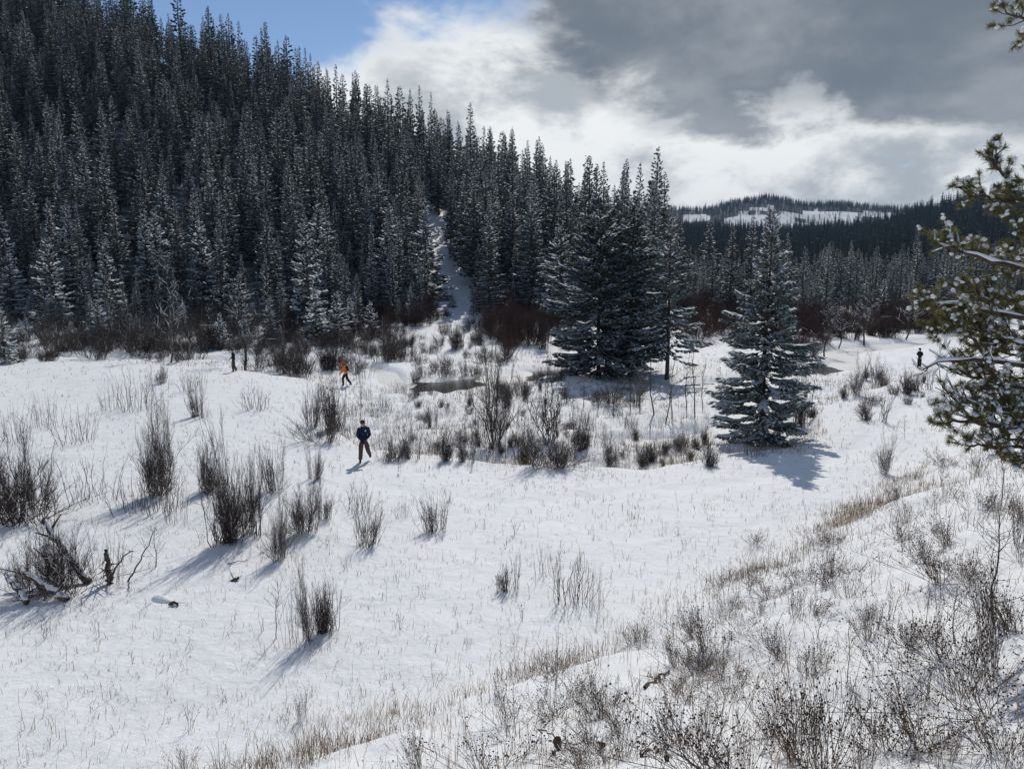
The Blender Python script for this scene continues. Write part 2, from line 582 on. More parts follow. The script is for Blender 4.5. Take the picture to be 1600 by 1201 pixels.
def build_ground():
    rad = [0.0]
    r = 1.2
    while r < 3600:
        rad.append(r)
        r *= 1.0125 if r < 130 else 1.02
    rad = np.array(rad)
    az = np.concatenate([np.linspace(-180, -52, 44, endpoint=False), np.linspace(-52, 52, 440, endpoint=False), np.linspace(52, 180, 44, endpoint=False)])
    az = np.radians(az)
    R, A = np.meshgrid(rad, az, indexing='ij')
    X = R * np.sin(A); Y = R * np.cos(A)
    Z = terrain(X, Y)
    nr, na = R.shape
    i = np.arange(nr - 1)[:, None]; j = np.arange(na)[None, :]; j2 = (j + 1) % na
    F = np.stack([i * na + j, i * na + j2, (i + 1) * na + j2, (i + 1) * na + j], axis=-1)
    cx = 0.25 * (X[:-1] + X[1:] + np.roll(X, -1, 1)[:-1] + np.roll(X, -1, 1)[1:])
    cy = 0.25 * (Y[:-1] + Y[1:] + np.roll(Y, -1, 1)[:-1] + np.roll(Y, -1, 1)[1:])
    hz, t = hill_z(cx, cy)
    rc = np.hypot(cx, cy)
    hillm = (hz > 0.8) & (rc < 520)
    farm = (~hillm) & (rc > 245)
    nearm = ~(hillm | farm)
    V = np.stack([X, Y, Z], axis=-1).reshape(-1, 3)

    def piece(name, mask, mats, mi=None):
        f = F[mask]
        used, inv = np.unique(f, return_inverse=True)
        f = inv.reshape(-1, 4)
        if mi is None:
            me = mesh_np(name, V[used], [f], mats, smooth=True)
        else:
            mm = mi[mask]
            me = mesh_np(name, V[used], [f[mm == 0], f[mm == 1]], mats, [0, 1], smooth=True)
        o = link(name, me)
        o['kind'] = 'structure'
        return o
    tag(piece('snowy_ground', nearm, [M['snow_ground']]), 'snow covered meadow, creek flat and roadside bank')
    cw = np.array([ground_at(a, b)[:2] for a, b in CUT_PX])
    cutm = (poly_dist(cx, cy, cw) < 3.2 + vnoise(cx, cy, 4.0, 61) * 2.0) | (cy < 97) | (hz < 2.2)
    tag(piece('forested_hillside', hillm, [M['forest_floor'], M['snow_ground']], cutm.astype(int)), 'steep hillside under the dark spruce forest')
    tag(piece('distant_hills', farm, [M['far_floor'], M['clearcut']], clear_mask(cx, cy).astype(int)), 'distant forested hills with a snowy logged patch')


build_ground()


def ribbon(name, P, half, z, m, label):
    P = np.asarray(P, float)
    # resample smoothly
    t = np.concatenate([[0], np.cumsum(np.hypot(*np.diff(P, axis=0).T))])
    tt = np.linspace(0, t[-1], 160)
    Q = np.stack([np.interp(tt, t, P[:, 0]), np.interp(tt, t, P[:, 1])], axis=-1)
    d = norm(np.gradient(Q, axis=0))
    nrm = np.stack([-d[:, 1], d[:, 0]], axis=-1)
    k = np.linspace(-1, 1, 9)
    V = Q[:, None, :] + nrm[:, None, :] * (k[None, :, None] * half)
    V = np.concatenate([V, np.full(V.shape[:2] + (1,), z)], axis=-1)
    i = np.arange(159)[:, None]; j = np.arange(8)[None, :]
    F = np.stack([i * 9 + j, i * 9 + j + 1, (i + 1) * 9 + j + 1, (i + 1) * 9 + j], axis=-1).reshape(-1, 4)
    o = link(name, mesh_np(name, V.reshape(-1, 3), [F], [m], smooth=True))
    tag(o, label, kind='structure')
    return o


def water_mat(name, icy):
    m = bpy.data.materials.new(name)
    m.use_nodes = True
    nt = m.node_tree
    b = NB(nt)
    bs = nt.nodes['Principled BSDF']
    tc = nt.nodes.new('ShaderNodeTexCoord')
    P = tc.outputs['Object']
    n = b.noise(P, 0.22, 4.0, 0.55, 0.4)
    if icy < 0.1:
        # open water only where the current keeps the channel clear
        sx_ = nt.nodes.new('ShaderNodeSeparateXYZ')
        nt.links.new(P, sx_.inputs[0])
        far1 = b.math('ABSOLUTE', b.add(sx_.outputs[0], 4.9))
        far2 = b.math('ABSOLUTE', b.sub(sx_.outputs[0], 3.2))
        far3 = b.math('ABSOLUTE', b.sub(sx_.outputs[0], 27.0))
        dd = b.math('MINIMUM', b.math('MINIMUM', b.sub(far1, 2.7), b.sub(far2, 1.8)), b.sub(far3, 1.5))
        ice = b.sstep(b.add(dd, b.mul(b.sub(n, 0.5), 4.0)), -0.15, 0.15)
    else:
        ice = b.sstep(n, 0.50 - icy, 0.54 - icy)
    ice_col = b.mix(b.noise(P, 1.2, 4.0, 0.6), (0.60, 0.57, 0.51), (0.82, 0.83, 0.83))
    c = b.mix(ice, (0.035, 0.034, 0.030), ice_col)
    nt.links.new(c, bs.inputs['Base Color'])
    nt.links.new(b.add(b.mul(ice, 0.45), 0.09), bs.inputs['Roughness'])
    bp = nt.nodes.new('ShaderNodeBump')
    bp.inputs['Strength'].default_value = 0.35
    bp.inputs['Distance'].default_value = 0.05
    nt.links.new(b.noise(P, 6.0, 3.0, 0.6), bp.inputs['Height'])
    nt.links.new(bp.outputs[0], bs.inputs['Normal'])
    return m


ribbon('creek', CREEK, 4.0, CREEK_Z, water_mat('creek_water', 0.02), 'dark creek with open water and ice winding across the flat')
ribbon('frozen_side_channel', POND, 1.2, CREEK_Z + 0.06, water_mat('brown_ice', 0.35), 'brownish frozen side channel beside the lone spruce')

# ------------------------------------------------------------------ spruces
def spruce_mesh(name, h, r, seed, levels, dens=1.0, snow=0.5, zb=0.06, tw_per_m=7.0, width=0.11, droop=0.10, irregular=0.25, lowpoly=False, prof=0.85, jz=0.08, js=0.11):
    """crown mesh (needles slot 0, snow slot 1): whorled boughs, each with side sprays"""
    rng = np.random.default_rng(seed)
    zs, azs, Ls, sl = [], [], [], []
    z = h * zb
    k = 0
    sector = rng.uniform(0, 2 * math.pi); 
    gap_ph = rng.uniform(0, 6.28, 4)
    while z < h * 0.985:
        t = (z - h * zb) / (h - h * zb)
        R = r * (1 - t) ** prof * (0.72 + 0.28 * min(1.0, t / 0.12)) + 0.06
        nb = max(3, int(round((4.5 + 3.5 * (1 - t)) * dens)))
        a0 = rng.uniform(0, 6.28)
        for i in range(nb):
            a = a0 + i * 6.283 / nb + rng.normal(0, 0.25)
            lump = 1 + irregular * (0.6 * math.sin(3 * a + gap_ph[0] + z * 1.1) + 0.5 * math.sin(2 * a + gap_ph[1] - z * 0.7))
            L = R * lump * rng.uniform(0.68, 1.12)
            zs.append(z + rng.normal(0, jz)); azs.append(a); Ls.append(max(0.1, L))
            sl.append(np.interp(t, [0, 0.3, 0.75, 1], [-0.28, -0.16, 0.10, 0.75]) + rng.normal(0, js))
        z += (h / levels) * (1.15 - 0.5 * t) * rng.uniform(0.8, 1.2)
    zs, azs, Ls, sl = map(np.array, (zs, azs, Ls, sl))
    nb = len(zs)
    dirh = np.stack([np.cos(azs), np.sin(azs)], -1)

    def bpos(bi, t):
        L = Ls[bi]
        hor = dirh[bi] * (L * t)[:, None]
        zz = zs[bi] + L * (sl[bi] * t - droop * 4 * t * (1 - t) * 0.5 + 0.12 * t * t)
        return np.concatenate([hor, zz[:, None]], -1)
    # sprays
    nt_ = np.maximum(2, (Ls * tw_per_m * dens + 2)).astype(int)
    if lowpoly:
        nt_ = np.maximum(1, (Ls * tw_per_m)).astype(int)
    bi = np.repeat(np.arange(nb), nt_)
    N = len(bi)
    t = rng.uniform(0.12, 1.0, N) ** 0.8
    side = rng.choice([-1, 1], N)
    ang = azs[bi] + side * rng.uniform(0.35, 1.05, N)
    l = np.clip(Ls[bi] * (0.42 * (1 - 0.65 * t)) * rng.uniform(0.7, 1.3, N), 0.10, 0.75 if width > 0.1 else 0.42)
    # terminal spray along each bough
    bi2 = np.arange(nb)
    P0 = np.concatenate([bpos(bi, t), bpos(bi2, np.full(nb, 0.55))])
    D = np.concatenate([np.stack([np.cos(ang), np.sin(ang), rng.uniform(-0.45, 0.05, N) + sl[bi] * 0.6], -1),
                        bpos(bi2, np.full(nb, 1.05)) - bpos(bi2, np.full(nb, 0.55))])
    Lw = np.concatenate([l, np.linalg.norm(D[N:], axis=1)])
    D = norm(D)
    n = len(P0)
    w = width * rng.uniform(0.7, 1.25, n) * np.clip(Lw / 0.35, 0.55, 1.3)
    up = np.array([[0, 0, 1.0]])
    S = norm(np.cross(D, up))
    Nn = np.cross(S, D)
    tilt = rng.normal(0, 0.45, n)[:, None]
    S, Nn = S * np.cos(tilt) + Nn * np.sin(tilt), Nn * np.cos(tilt) - S * np.sin(tilt)
    g = Geo()
    P1 = P0 + D * Lw[:, None]
    mid = P0 + D * (Lw * 0.42)[:, None]
    # horizontal blade
    V = np.stack([P0, mid + S * w[:, None], P1, mid - S * w[:, None]], 1).reshape(-1, 3)
    q = np.arange(n)[:, None] * 4
    g.add(V, np.concatenate([q + np.array([[0, 1, 2]]), q + np.array([[0, 2, 3]])]))
    # hanging blade
    dn = w * rng.uniform(0.7, 1.5, n)
    V = np.stack([P0, mid + Nn * (w * 0.35)[:, None], P1, mid - Nn * dn[:, None]], 1).reshape(-1, 3)
    g.add(V, np.concatenate([q + np.array([[0, 1, 2]]), q + np.array([[0, 2, 3]])]))
    # snow lying on top of some sprays
    clump = 0.5 + 0.5 * np.sin(P0[:, 0] * 2.3 + gap_ph[2]) * np.sin(P0[:, 2] * 1.3 + gap_ph[3]) 
    keep = rng.uniform(0, 1, n) < snow * (0.55 + 0.9 * clump)
    if keep.any():
        kk = keep.nonzero()[0]
        m_ = len(kk)
        ws = w[kk] * rng.uniform(0.55, 0.95, m_)
        lift = rng.uniform(0.015, 0.05, m_)
        f0 = rng.uniform(0.05, 0.3, m_); f1 = rng.uniform(0.75, 1.0, m_)
        A = P0[kk] + D[kk] * (Lw[kk] * f0)[:, None] + np.array([0, 0, 0.012])
        B = P0[kk] + D[kk] * (Lw[kk] * f1)[:, None] + np.array([0, 0, 0.012])
        C = (A + B) / 2 + np.array([[0, 0, 1.0]]) * lift[:, None]
        Su = norm(np.cross(D[kk], up))
        V = np.stack([A, (A + B) / 2 + Su * ws[:, None], B, (A + B) / 2 - Su * ws[:, None], C], 1).reshape(-1, 3)
        q = np.arange(m_)[:, None] * 5
        g.add(V, np.concatenate([q + np.array([[0, 1, 4]]), q + np.array([[1, 2, 4]]), q + np.array([[2, 3, 4]]), q + np.array([[3, 0, 4]])]), 1)
    # snow lying along the upper side of whole boughs
    ks = (rng.uniform(0, 1, nb) < snow * 0.85).nonzero()[0]
    if len(ks) and not lowpoly:
        ms = len(ks)
        ns = 5 if dens > 0.65 else 3
        tt = np.linspace(0, 1, ns)
        ta = rng.uniform(0.25, 0.6, ms); tb = rng.uniform(0.85, 1.08, ms)
        rows = []
        side_v = np.stack([-dirh[ks][:, 1], dirh[ks][:, 0], np.zeros(ms)], -1)
        for c, q_ in enumerate(tt):
            tq = ta + (tb - ta) * q_
            p = bpos(ks, tq)
            hw = np.clip(Ls[ks] * 0.17, 0.04, 0.22) * math.sin(math.pi * (0.12 + 0.80 * q_)) * rng.uniform(0.45, 1.25, ms)
            sk = rng.normal(0, 0.03, (ms, 1))
            l_ = p + side_v * (hw[:, None] + sk) + np.array([0, 0, -0.02])
            r_ = p - side_v * (hw[:, None] - sk) + np.array([0, 0, -0.02])
            m_c = p + np.array([0, 0, 1.0]) * (0.035 + 0.03 * rng.uniform(0, 1, ms))[:, None]
            rows += [l_, m_c, r_]
        V = np.stack(rows, 1).reshape(-1, 3)
        q = np.arange(ms)[:, None] * (3 * ns)
        Fs = []
        for c in range(ns - 1):
            o_ = c * 3
            Fs.append(q + np.array([[o_, o_ + 1, o_ + 4, o_ + 3]])); Fs.append(q + np.array([[o_ + 1, o_ + 2, o_ + 5, o_ + 4]]))
        g.add(V, np.concatenate(Fs), 1)
    # bough wood
    if not lowpoly:
        for (ta, tb) in ((0.0, 0.35), (0.35, 0.75)):
            A = bpos(bi2, np.full(nb, ta)); B = bpos(bi2, np.full(nb, tb))
            V, F = tubes(A, B, 0.012 + 0.006 * Ls * (1 - ta), 0.012 + 0.006 * Ls * (1 - tb) * 0.6)
            g.add(V, F, 2)
    return g


def trunk_geo(h, r0, seed, sides=7):
    rng = np.random.default_rng(seed)
    zz = np.array([-0.4, 0.0, 0.25, h * 0.3, h * 0.6, h * 0.85, h * 1.0])
    rr = np.array([1.45, 1.35, 1.0, 0.78, 0.45, 0.18, 0.03]) * r0
    pts = np.stack([rng.normal(0, 0.012 * h * 0.3, 7) * np.array([0, 0, 0, 1, 1, .6, 0]), rng.normal(0, 0.012 * h * 0.3, 7) * np.array([0, 0, 0, 1, 1, .6, 0]), zz], -1)
    return pipe(pts, rr, sides)


def make_spruce(name, label, group, h, r, seed, **kw):
    root = link(name, None)
    tag(root, label, 'spruce', group)
    V, F = trunk_geo(h, 0.012 * h + 0.02, seed)
    g = Geo(); g.add(V, F)
    link('trunk', g.mesh('spruce_trunk', [M['bark']], True), root)
    c = spruce_mesh('crown', h, r, seed, **kw)
    link('crown', c.mesh('spruce_crown', [M['needles'], kw.get('sm') or M['snow_thin'], M['bark']]), root)
    return root


# prototypes: (real height, radius)
PROTO = []
HILL_SPECS = [(15.0, 2.1, 42, .75, 0.85), (15.0, 1.8, 44, .70, 0.72), (15.0, 2.3, 40, .75, 0.95), (15.0, 1.6, 44, .70, 0.62), (15.0, 2.0, 42, .75, 1.0), (15.0, 2.5, 40, .8, 0.85)]
for k, (h, r, lv, dn, sn) in enumerate(HILL_SPECS):
    p = make_spruce('spruce_tree', '', None, h, r, 100 + k, levels=lv, dens=dn, snow=sn, tw_per_m=5.0, width=0.15, irregular=(0.30, 0.48, 0.36, 0.55, 0.32, 0.42)[k], zb=0.07 + 0.03 * (k % 3), prof=(0.85, 0.65, 0.95, 0.6, 0.8, 1.0)[k])
    PROTO.append(p)
SMALL_SPECS = [(5.0, 1.25, 22, .95, 0.95), (5.0, 1.05, 24, .95, 0.85), (5.0, 1.4, 21, .95, 1.0)]
SPROTO = []
for k, (h, r, lv, dn, sn) in enumerate(SMALL_SPECS):
    p = make_spruce('spruce_tree', '', None, h, r, 140 + k, levels=lv, dens=dn, snow=sn, tw_per_m=8.0, width=0.085, irregular=0.3, zb=0.03)
    SPROTO.append(p)

USED = set()


def place_spruce(proto, x, y, h, wscale, rotz, label, group, sink=0.15):
    h0 = 5.0 if proto in SPROTO else 15.0
    s = h / h0
    sc = (s * wscale, s * wscale, s)
    loc = (x, y, tz(x, y) - sink)
    if proto.name not in USED:
        USED.add(proto.name)
        proto.location = loc
        proto.rotation_euler = (0, 0, rotz)
        proto.scale = sc
        tag(proto, label, 'spruce', group)
        return proto
    return put_copy(proto, loc, rotz, sc, label, group)


# --- the big spruces on the creek flat
def hero(px, base, top, wpx, seed, label, **kw):
    x, y, z, d = ground_at(px, base)
    h = (base - top) / FPX * d
    o = make_spruce('spruce_tree', label, None, h, wpx / 2 / FPX * d, seed, **kw)
    o.location = (x, y, z - 0.1)
    o.rotation_euler = (0, 0, seed * 1.3)
    return o


hero(935, 592, 322, 195, 11, 'broad dark spruce, the bigger half of the snow-laced pair by the creek', levels=48, dens=1.1, snow=0.88, jz=0.16, js=0.15, tw_per_m=17, width=0.085, irregular=0.34, zb=0.07, prof=0.62)
hero(985, 588, 312, 140, 12, 'spruce close behind and right of the broad dark spruce by the creek', levels=46, dens=1.0, snow=0.82, jz=0.16, js=0.15, tw_per_m=17, width=0.085, irregular=0.35, zb=0.12, prof=0.7)
hero(1042, 592, 345, 118, 13, 'open-crowned spruce with its bare lower trunk showing above saplings', levels=40, dens=0.66, snow=0.75, tw_per_m=15, width=0.085, irregular=0.45, zb=0.17, prof=0.7)
hero(1190, 692, 335, 152, 14, 'lone tall spruce at the meadow edge casting a shadow on the snow', levels=50, dens=1.0, snow=0.72, jz=0.17, js=0.15, tw_per_m=30, width=0.05, irregular=0.42, zb=0.035, droop=0.14, prof=0.72)

# --- smaller single spruces (px, base, top, width, label)
SINGLES = [
    (495, 533, 448, 56, 'frosted young spruce, left one of the three-tree clump above the orange jacket'),
    (528, 535, 456, 50, 'frosted young spruce in the middle of the clump above the orange jacket'),
    (548, 522, 462, 36, 'slim frosted young spruce, right one of the clump above the orange jacket'),
    (580, 527, 470, 40, 'small frosted spruce standing just right of the three-tree clump'),
    (635, 490, 452, 28, 'tiny white-dusted spruce beside the open snow below the cutline'),
    (346, 545, 488, 34, 'small snowy spruce rising out of reddish brush by the half-hidden walker'),
    (378, 520, 425, 50, 'spindly frosted spruce behind the bare forked tree on the flat'),
    (440, 500, 440, 42, 'young grey-green spruce at the front of the forest above leafless saplings'),
    (770, 478, 455, 20, 'tiny snowy spruce at the foot of the cutline'),
    (707, 480, 455, 16, 'knee-high snowy spruce on the left verge of the cutline foot'),
    (22, 500, 400, 64, 'bushy frosted spruce at the far left forest front'),
    (8, 568, 478, 52, 'dense low spruce at the picture edge above the snowbank'),
    (108, 488, 402, 60, 'bright frosted spruce standing ahead of the dark forest wall'),
    (1285, 470, 385, 44, 'pointed dark spruce rising from the red willows behind the lone spruce'),
    (1325, 475, 390, 36, 'slimmer dark spruce beside the pointed one in the red willows'),
    (1105, 470, 345, 46, 'dark spruce glimpsed between the open-crowned spruce and the lone spruce'),
    (1480, 490, 395, 52, 'dark snow-barred spruce seen beside the pine bough tips'),
    (1378, 500, 435, 36, 'snow-dusted small spruce among the dark red willows'),
    (1410, 480, 418, 30, 'short frosted spruce behind the red willow thicket'),
    (1260, 470, 420, 36, 'low frosted spruce just right of the lone spruce crown'),
    (1352, 480, 430, 24, 'thin frosted spruce halfway along the red willow thicket'),
    (1165, 470, 425, 32, 'low spruce in brush left of the lone spruce crown'),
    (1130, 480, 436, 30, 'stubby spruce in grey brush between the two big trees'),
    (1240, 455, 400, 26, 'narrow spruce peeping past the right side of the lone spruce'),
    (365, 605, 575, 10, 'ankle-high spruce sprout in the snow of the left meadow'),
]
rs = random.Random(5)
for i, (px, b_, t_, w_, lab) in enumerate(SINGLES):
    if i == len(SINGLES) - 1:
        continue
    x, y, z, d = ground_at(px, b_)
    h = (b_ - t_) / FPX * d
    p = SPROTO[i % 3] if h < 9 else PROTO[(4, 2, 5)[i % 3]]
    h0, r0 = (5.0, SMALL_SPECS[i % 3][1]) if h < 9 else (15.0, (1.65, 1.95, 2.1)[i % 3])
    place_spruce(p, x, y, h, (w_ / 2 / FPX * d) / (r0 * h / h0), rs.uniform(0, 6.28), lab, None)

# --- little frosted spruces in the brush before the forest
YOUNG = 0
ry = np.random.default_rng(23)
for (a0, a1, b0, b1, n_, lab, grp) in (
        (0, 250, 492, 548, 17, 'little frosted spruce among the brush before the far left of the forest', 'little spruces in the far left brush'),
        (250, 480, 492, 548, 15, 'little frosted spruce in the brush around the forked leafless tree', 'little spruces around the forked tree'),
        (440, 650, 470, 505, 10, 'little frosted spruce among the red thickets left of the cutline', 'little spruces in the red thickets'),
        (760, 860, 468, 500, 5, 'little frosted spruce in the rust-red thicket right of the cutline', 'little spruces in the rust-red thicket'),
        (1230, 1500, 470, 515, 9, 'little frosted spruce scattered through the wide dark red thicket', 'little spruces in the wide red thicket')):
    for q in range(n_):
        x, y, z, d = ground_at(ry.uniform(a0, a1), ry.uniform(b0, b1))
        place_spruce(SPROTO[int(ry.integers(3))], x, y, ry.uniform(1.8, 5.2), ry.uniform(0.8, 1.2), ry.uniform(0, 6.28), lab, grp)
        YOUNG += 1

# --- forest on the hillside


def on_cutline(x, y, z, h, rad):
    """would this tree stand on, or hide, the narrow snowy cutline running up the hill"""
    sx, sy0, dep = project(np.stack([x, y, z], -1))
    _, sy1, _ = project(np.stack([x, y, z + h], -1))
    hw = rad / dep * FPX
    out = np.zeros(len(x), bool)
    for yy in np.linspace(300, 462, 28):
        cx = np.interp(yy, CUT_PX[:, 1], CUT_PX[:, 0])
        half = np.interp(yy, [300, 360, 462], [1.5, 3.0, 6.0])
        inside = (sy1 < yy) & (sy0 > yy - 4) & (np.abs(sx - cx) < half + hw * np.clip((yy - sy1) / (sy0 - sy1), 0, 1) * 0.22)
        out |= inside
    return out


rng = np.random.default_rng(77)
pts = []
gx = np.arange(-185, 60, 3.2)
gy = np.arange(90, 245, 3.2)
GX, GY = np.meshgrid(gx, gy)
fx = (GX + rng.uniform(-1.25, 1.25, GX.shape)).ravel()
fy = (GY + rng.uniform(-1.25, 1.25, GX.shape)).ravel()
hz, tt_ = hill_z(fx, fy)
F_ = np.interp(fx, HILL_F[:, 0], HILL_F[:, 1])
az_ = np.degrees(np.arctan2(fx, fy))
keep = (fy > F_ - 3 + vnoise(fx, fy, 9, 41) * 22) & (tt_ < 1.06) & (np.abs(az_) < 39) & (hz > -1) & (fx / fy < 0.205 + 0.03 * vnoise(fx, fy, 12, 44))
keep &= rng.uniform(0, 1, len(fx)) < np.where(fx > 0, 0.72, 0.90)
fx, fy = fx[keep], fy[keep]
tt_ = tt_[keep]
fz = terrain(fx, fy)
fh = rng.normal(14.5, 3.0, len(fx)).clip(6, 21)
edge = tt_ < 0.13
fh = np.where(edge, fh * rng.uniform(0.40, 0.95, len(fx)), fh)
fh = np.where(rng.uniform(0, 1, len(fx)) < 0.20, fh * 0.6, fh)
# taller trees on the low spur at the right end
fh = np.where(fx > 2, fh * 1.15, fh)
ok = ~on_cutline(fx, fy, fz, fh, fh * 0.11)
fx, fy, fz, fh, tt_ = fx[ok], fy[ok], fz[ok], fh[ok], tt_[ok]
# spruces spread over the valley floor to the right
n2 = 1400
vx = rng.uniform(20, 210, n2); vy = rng.uniform(98, 262, n2)
vaz = np.degrees(np.arctan2(vx, vy))
vk = (vaz > 9) & (vaz < 42) & (rng.uniform(0, 1, n2) < 0.06 + 0.94 * sst(vy, 120, 170)) & (hill_z(vx, vy)[0] < 1.0)
vx, vy = vx[vk], vy[vk]
vz = terrain(vx, vy)
vh = rng.normal(10.5, 2.5, len(vx)).clip(4, 16)
nf = len(fx)
ax = np.concatenate([fx, vx]); ay = np.concatenate([fy, vy]); azz = np.concatenate([fz, vz]); ah = np.concatenate([fh, vh])
at_ = np.concatenate([tt_, np.full(len(vx), 9.0)])
sx, sy, dep = project(np.stack([ax, ay, azz + ah * 0.5], -1))
_, sytop, _ = project(np.stack([ax, ay, azz + ah], -1))
inview = (sx > -10) & (sx < 1610) & (sytop < 1200) & (sy > -60)
order = np.argsort(-(ah / dep) * inview)
N_IND = 300 - len(SINGLES) + 1 - 4 - YOUNG
ind = order[:N_IND]
rest = order[N_IND:]
GR = {
    'edge': ('frosted spruce at the front edge of the hillside forest', 'frosted spruces along the forest edge'),
    'slope_a': ('dark spruce packed into the lower hillside at the far left end', 'dark spruces at the far left of the hillside'),
    'slope_b': ('dark spruce packed into the lower hillside midway between left edge and cutline', 'dark spruces on the middle of the hillside'),
    'slope_c': ('dark spruce on the hillside close to the left of the snowy cutline', 'dark spruces just left of the cutline'),
    'slope_d': ('dark spruce on the hillside just right of the snowy cutline', 'dark spruces just right of the cutline'),
    'spur': ('tall narrow spruce on the low spur where the forested ridge ends', 'tall spruces on the end of the ridge'),
    'valley': ('dark spruce on the valley floor beyond the red willows', 'spruces on the valley floor'),
}
for q in ind:
    t = at_[q]
    if t > 5:
        lab, grp = GR['valley']
    elif ax[q] > 2:
        lab, grp = GR['spur']
    elif t < 0.10:
        lab, grp = GR['edge']
    else:
        pxq = sx[q]
        cq = np.interp(sy[q], CUT_PX[:, 1], CUT_PX[:, 0])
        lab, grp = GR['slope_d' if pxq > cq else 'slope_c' if pxq > 480 else 'slope_b' if pxq > 240 else 'slope_a']
    if ah[q] < 7.5 or (t < 0.17 and ah[q] < 13.5):
        p = SPROTO[int(rng.integers(3))]
    elif t < 0.25:
        p = PROTO[int(rng.choice([0, 2, 4, 5, 4]))]
    else:
        p = PROTO[int(rng.integers(6))]
    place_spruce(p, ax[q], ay[q], ah[q], rng.uniform(0.85, 1.15), rng.uniform(0, 6.28), lab, grp, 0.3)


# --- everything past the nearest 300: one object, instanced on points
def instance_object(name, protos, P, rot, scl, idx, label, cat):
    me = bpy.data.meshes.new(name)
    me.vertices.add(len(P))
    me.vertices.foreach_set('co', np.ascontiguousarray(P, np.float32).ravel())
    a = me.attributes.new('rot', 'FLOAT', 'POINT'); a.data.foreach_set('value', np.asarray(rot, np.float32))
    a = me.attributes.new('scl', 'FLOAT_VECTOR', 'POINT'); a.data.foreach_set('vector', np.ascontiguousarray(scl, np.float32).ravel())
    a = me.attributes.new('idx', 'INT', 'POINT'); a.data.foreach_set('value', np.asarray(idx, np.int32))
    o = link(name, me)
    ng = bpy.data.node_groups.new(name + '_nodes', 'GeometryNodeTree')
    ng.interface.new_socket('Geometry', in_out='INPUT', socket_type='NodeSocketGeometry')
    ng.interface.new_socket('Geometry', in_out='OUTPUT', socket_type='NodeSocketGeometry')
    N = ng.nodes; L = ng.links
    gi = N.new('NodeGroupInput'); go = N.new('NodeGroupOutput')
    iop = N.new('GeometryNodeInstanceOnPoints')
    L.new(gi.outputs[0], iop.inputs['Points'])
    jn = N.new('GeometryNodeJoinGeometry')
    for p in reversed(protos):
        oi = N.new('GeometryNodeObjectInfo')
        oi.inputs['Object'].default_value = p
        oi.inputs['As Instance'].default_value = True
        L.new(oi.outputs['Geometry'], jn.inputs[0])
    L.new(jn.outputs[0], iop.inputs['Instance'])
    iop.inputs['Pick Instance'].default_value = True

    def attr(nm, tp):
        nd = N.new('GeometryNodeInputNamedAttribute')
        nd.data_type = tp
        nd.inputs['Name'].default_value = nm
        return nd.outputs['Attribute']
    L.new(attr('idx', 'INT'), iop.inputs['Instance Index'])
    cx = N.new('ShaderNodeCombineXYZ')
    L.new(attr('rot', 'FLOAT'), cx.inputs[2])
    L.new(cx.outputs[0], iop.inputs['Rotation'])
    L.new(attr('scl', 'FLOAT_VECTOR'), iop.inputs['Scale'])
    L.new(iop.outputs[0], go.inputs[0])
    md = o.modifiers.new('scatter', 'NODES')
    md.node_group = ng
    tag(o, label, cat, kind='stuff')
    return o


def joined_proto(name, h, r, seed, **kw):
    g = spruce_mesh(name, h, r, seed, **kw)
    V, F = trunk_geo(h, 0.012 * h + 0.02, seed, 5)
    g.add(V, F, 2)
    me = g.mesh(name, [kw.get('nm') or M['needles'], M['snow_thin'], M['bark']])
    return bpy.data.objects.new(name, me)


FPROTO = []
for k, (h, r, lv, dn, sn) in enumerate(HILL_SPECS):
    FPROTO.append(joined_proto('forest_spruce', h, r * (0.95 if k % 2 else 0.85), 200 + k, levels=44, dens=.62, snow=sn * 1.0, tw_per_m=3.6, width=0.18, irregular=(0.30, 0.48, 0.36, 0.55, 0.32, 0.42)[k], zb=0.14, prof=(0.85, 0.6, 0.95, 0.6, 0.8, 1.0)[k]))
m_ = len(rest)
ws = rng.uniform(0.85, 1.15, m_)
s_ = ah[rest] / 15.0
instance_object('hillside_forest', FPROTO, np.stack([ax[rest], ay[rest], azz[rest] - 0.3], -1), rng.uniform(0, 6.28, m_),
                np.stack([s_ * ws, s_ * ws, s_], -1), rng.integers(0, 6, m_), 'mass of dark spruces covering the upper hillside to the skyline', 'forest')

# --- far forest
LPROTO = []
for k in range(5):
    g = spruce_mesh('far', 14.0, (1.9, 1.6, 2.2, 1.7, 2.0)[k], 300 + k, levels=(9, 10, 9, 11, 9)[k], dens=0.62, snow=0.10, tw_per_m=1.1, width=0.55, lowpoly=True, irregular=0.25, zb=0.05)
    V, F = pipe(np.array([(0, 0, -0.5), (0, 0, 7), (0, 0, 14.2)]), np.array([0.22, 0.35, 0.02]), 4)
    g.add(V, F, 0)
    LPROTO.append(bpy.data.objects.new('far_spruce', g.mesh('far_spruce', [M['needles_far'], M['snow_thin'], M['bark']])))


def far_points(r0, r1, a0, a1, sp, seed):
    rg = np.random.default_rng(seed)
    area = 0.5 * math.radians(a1 - a0) * (r1 * r1 - r0 * r0)
    n = int(area / (sp * sp))
    r = np.sqrt(rg.uniform(r0 * r0, r1 * r1, n)); a = np.radians(rg.uniform(a0, a1, n))
    return r * np.sin(a), r * np.cos(a)


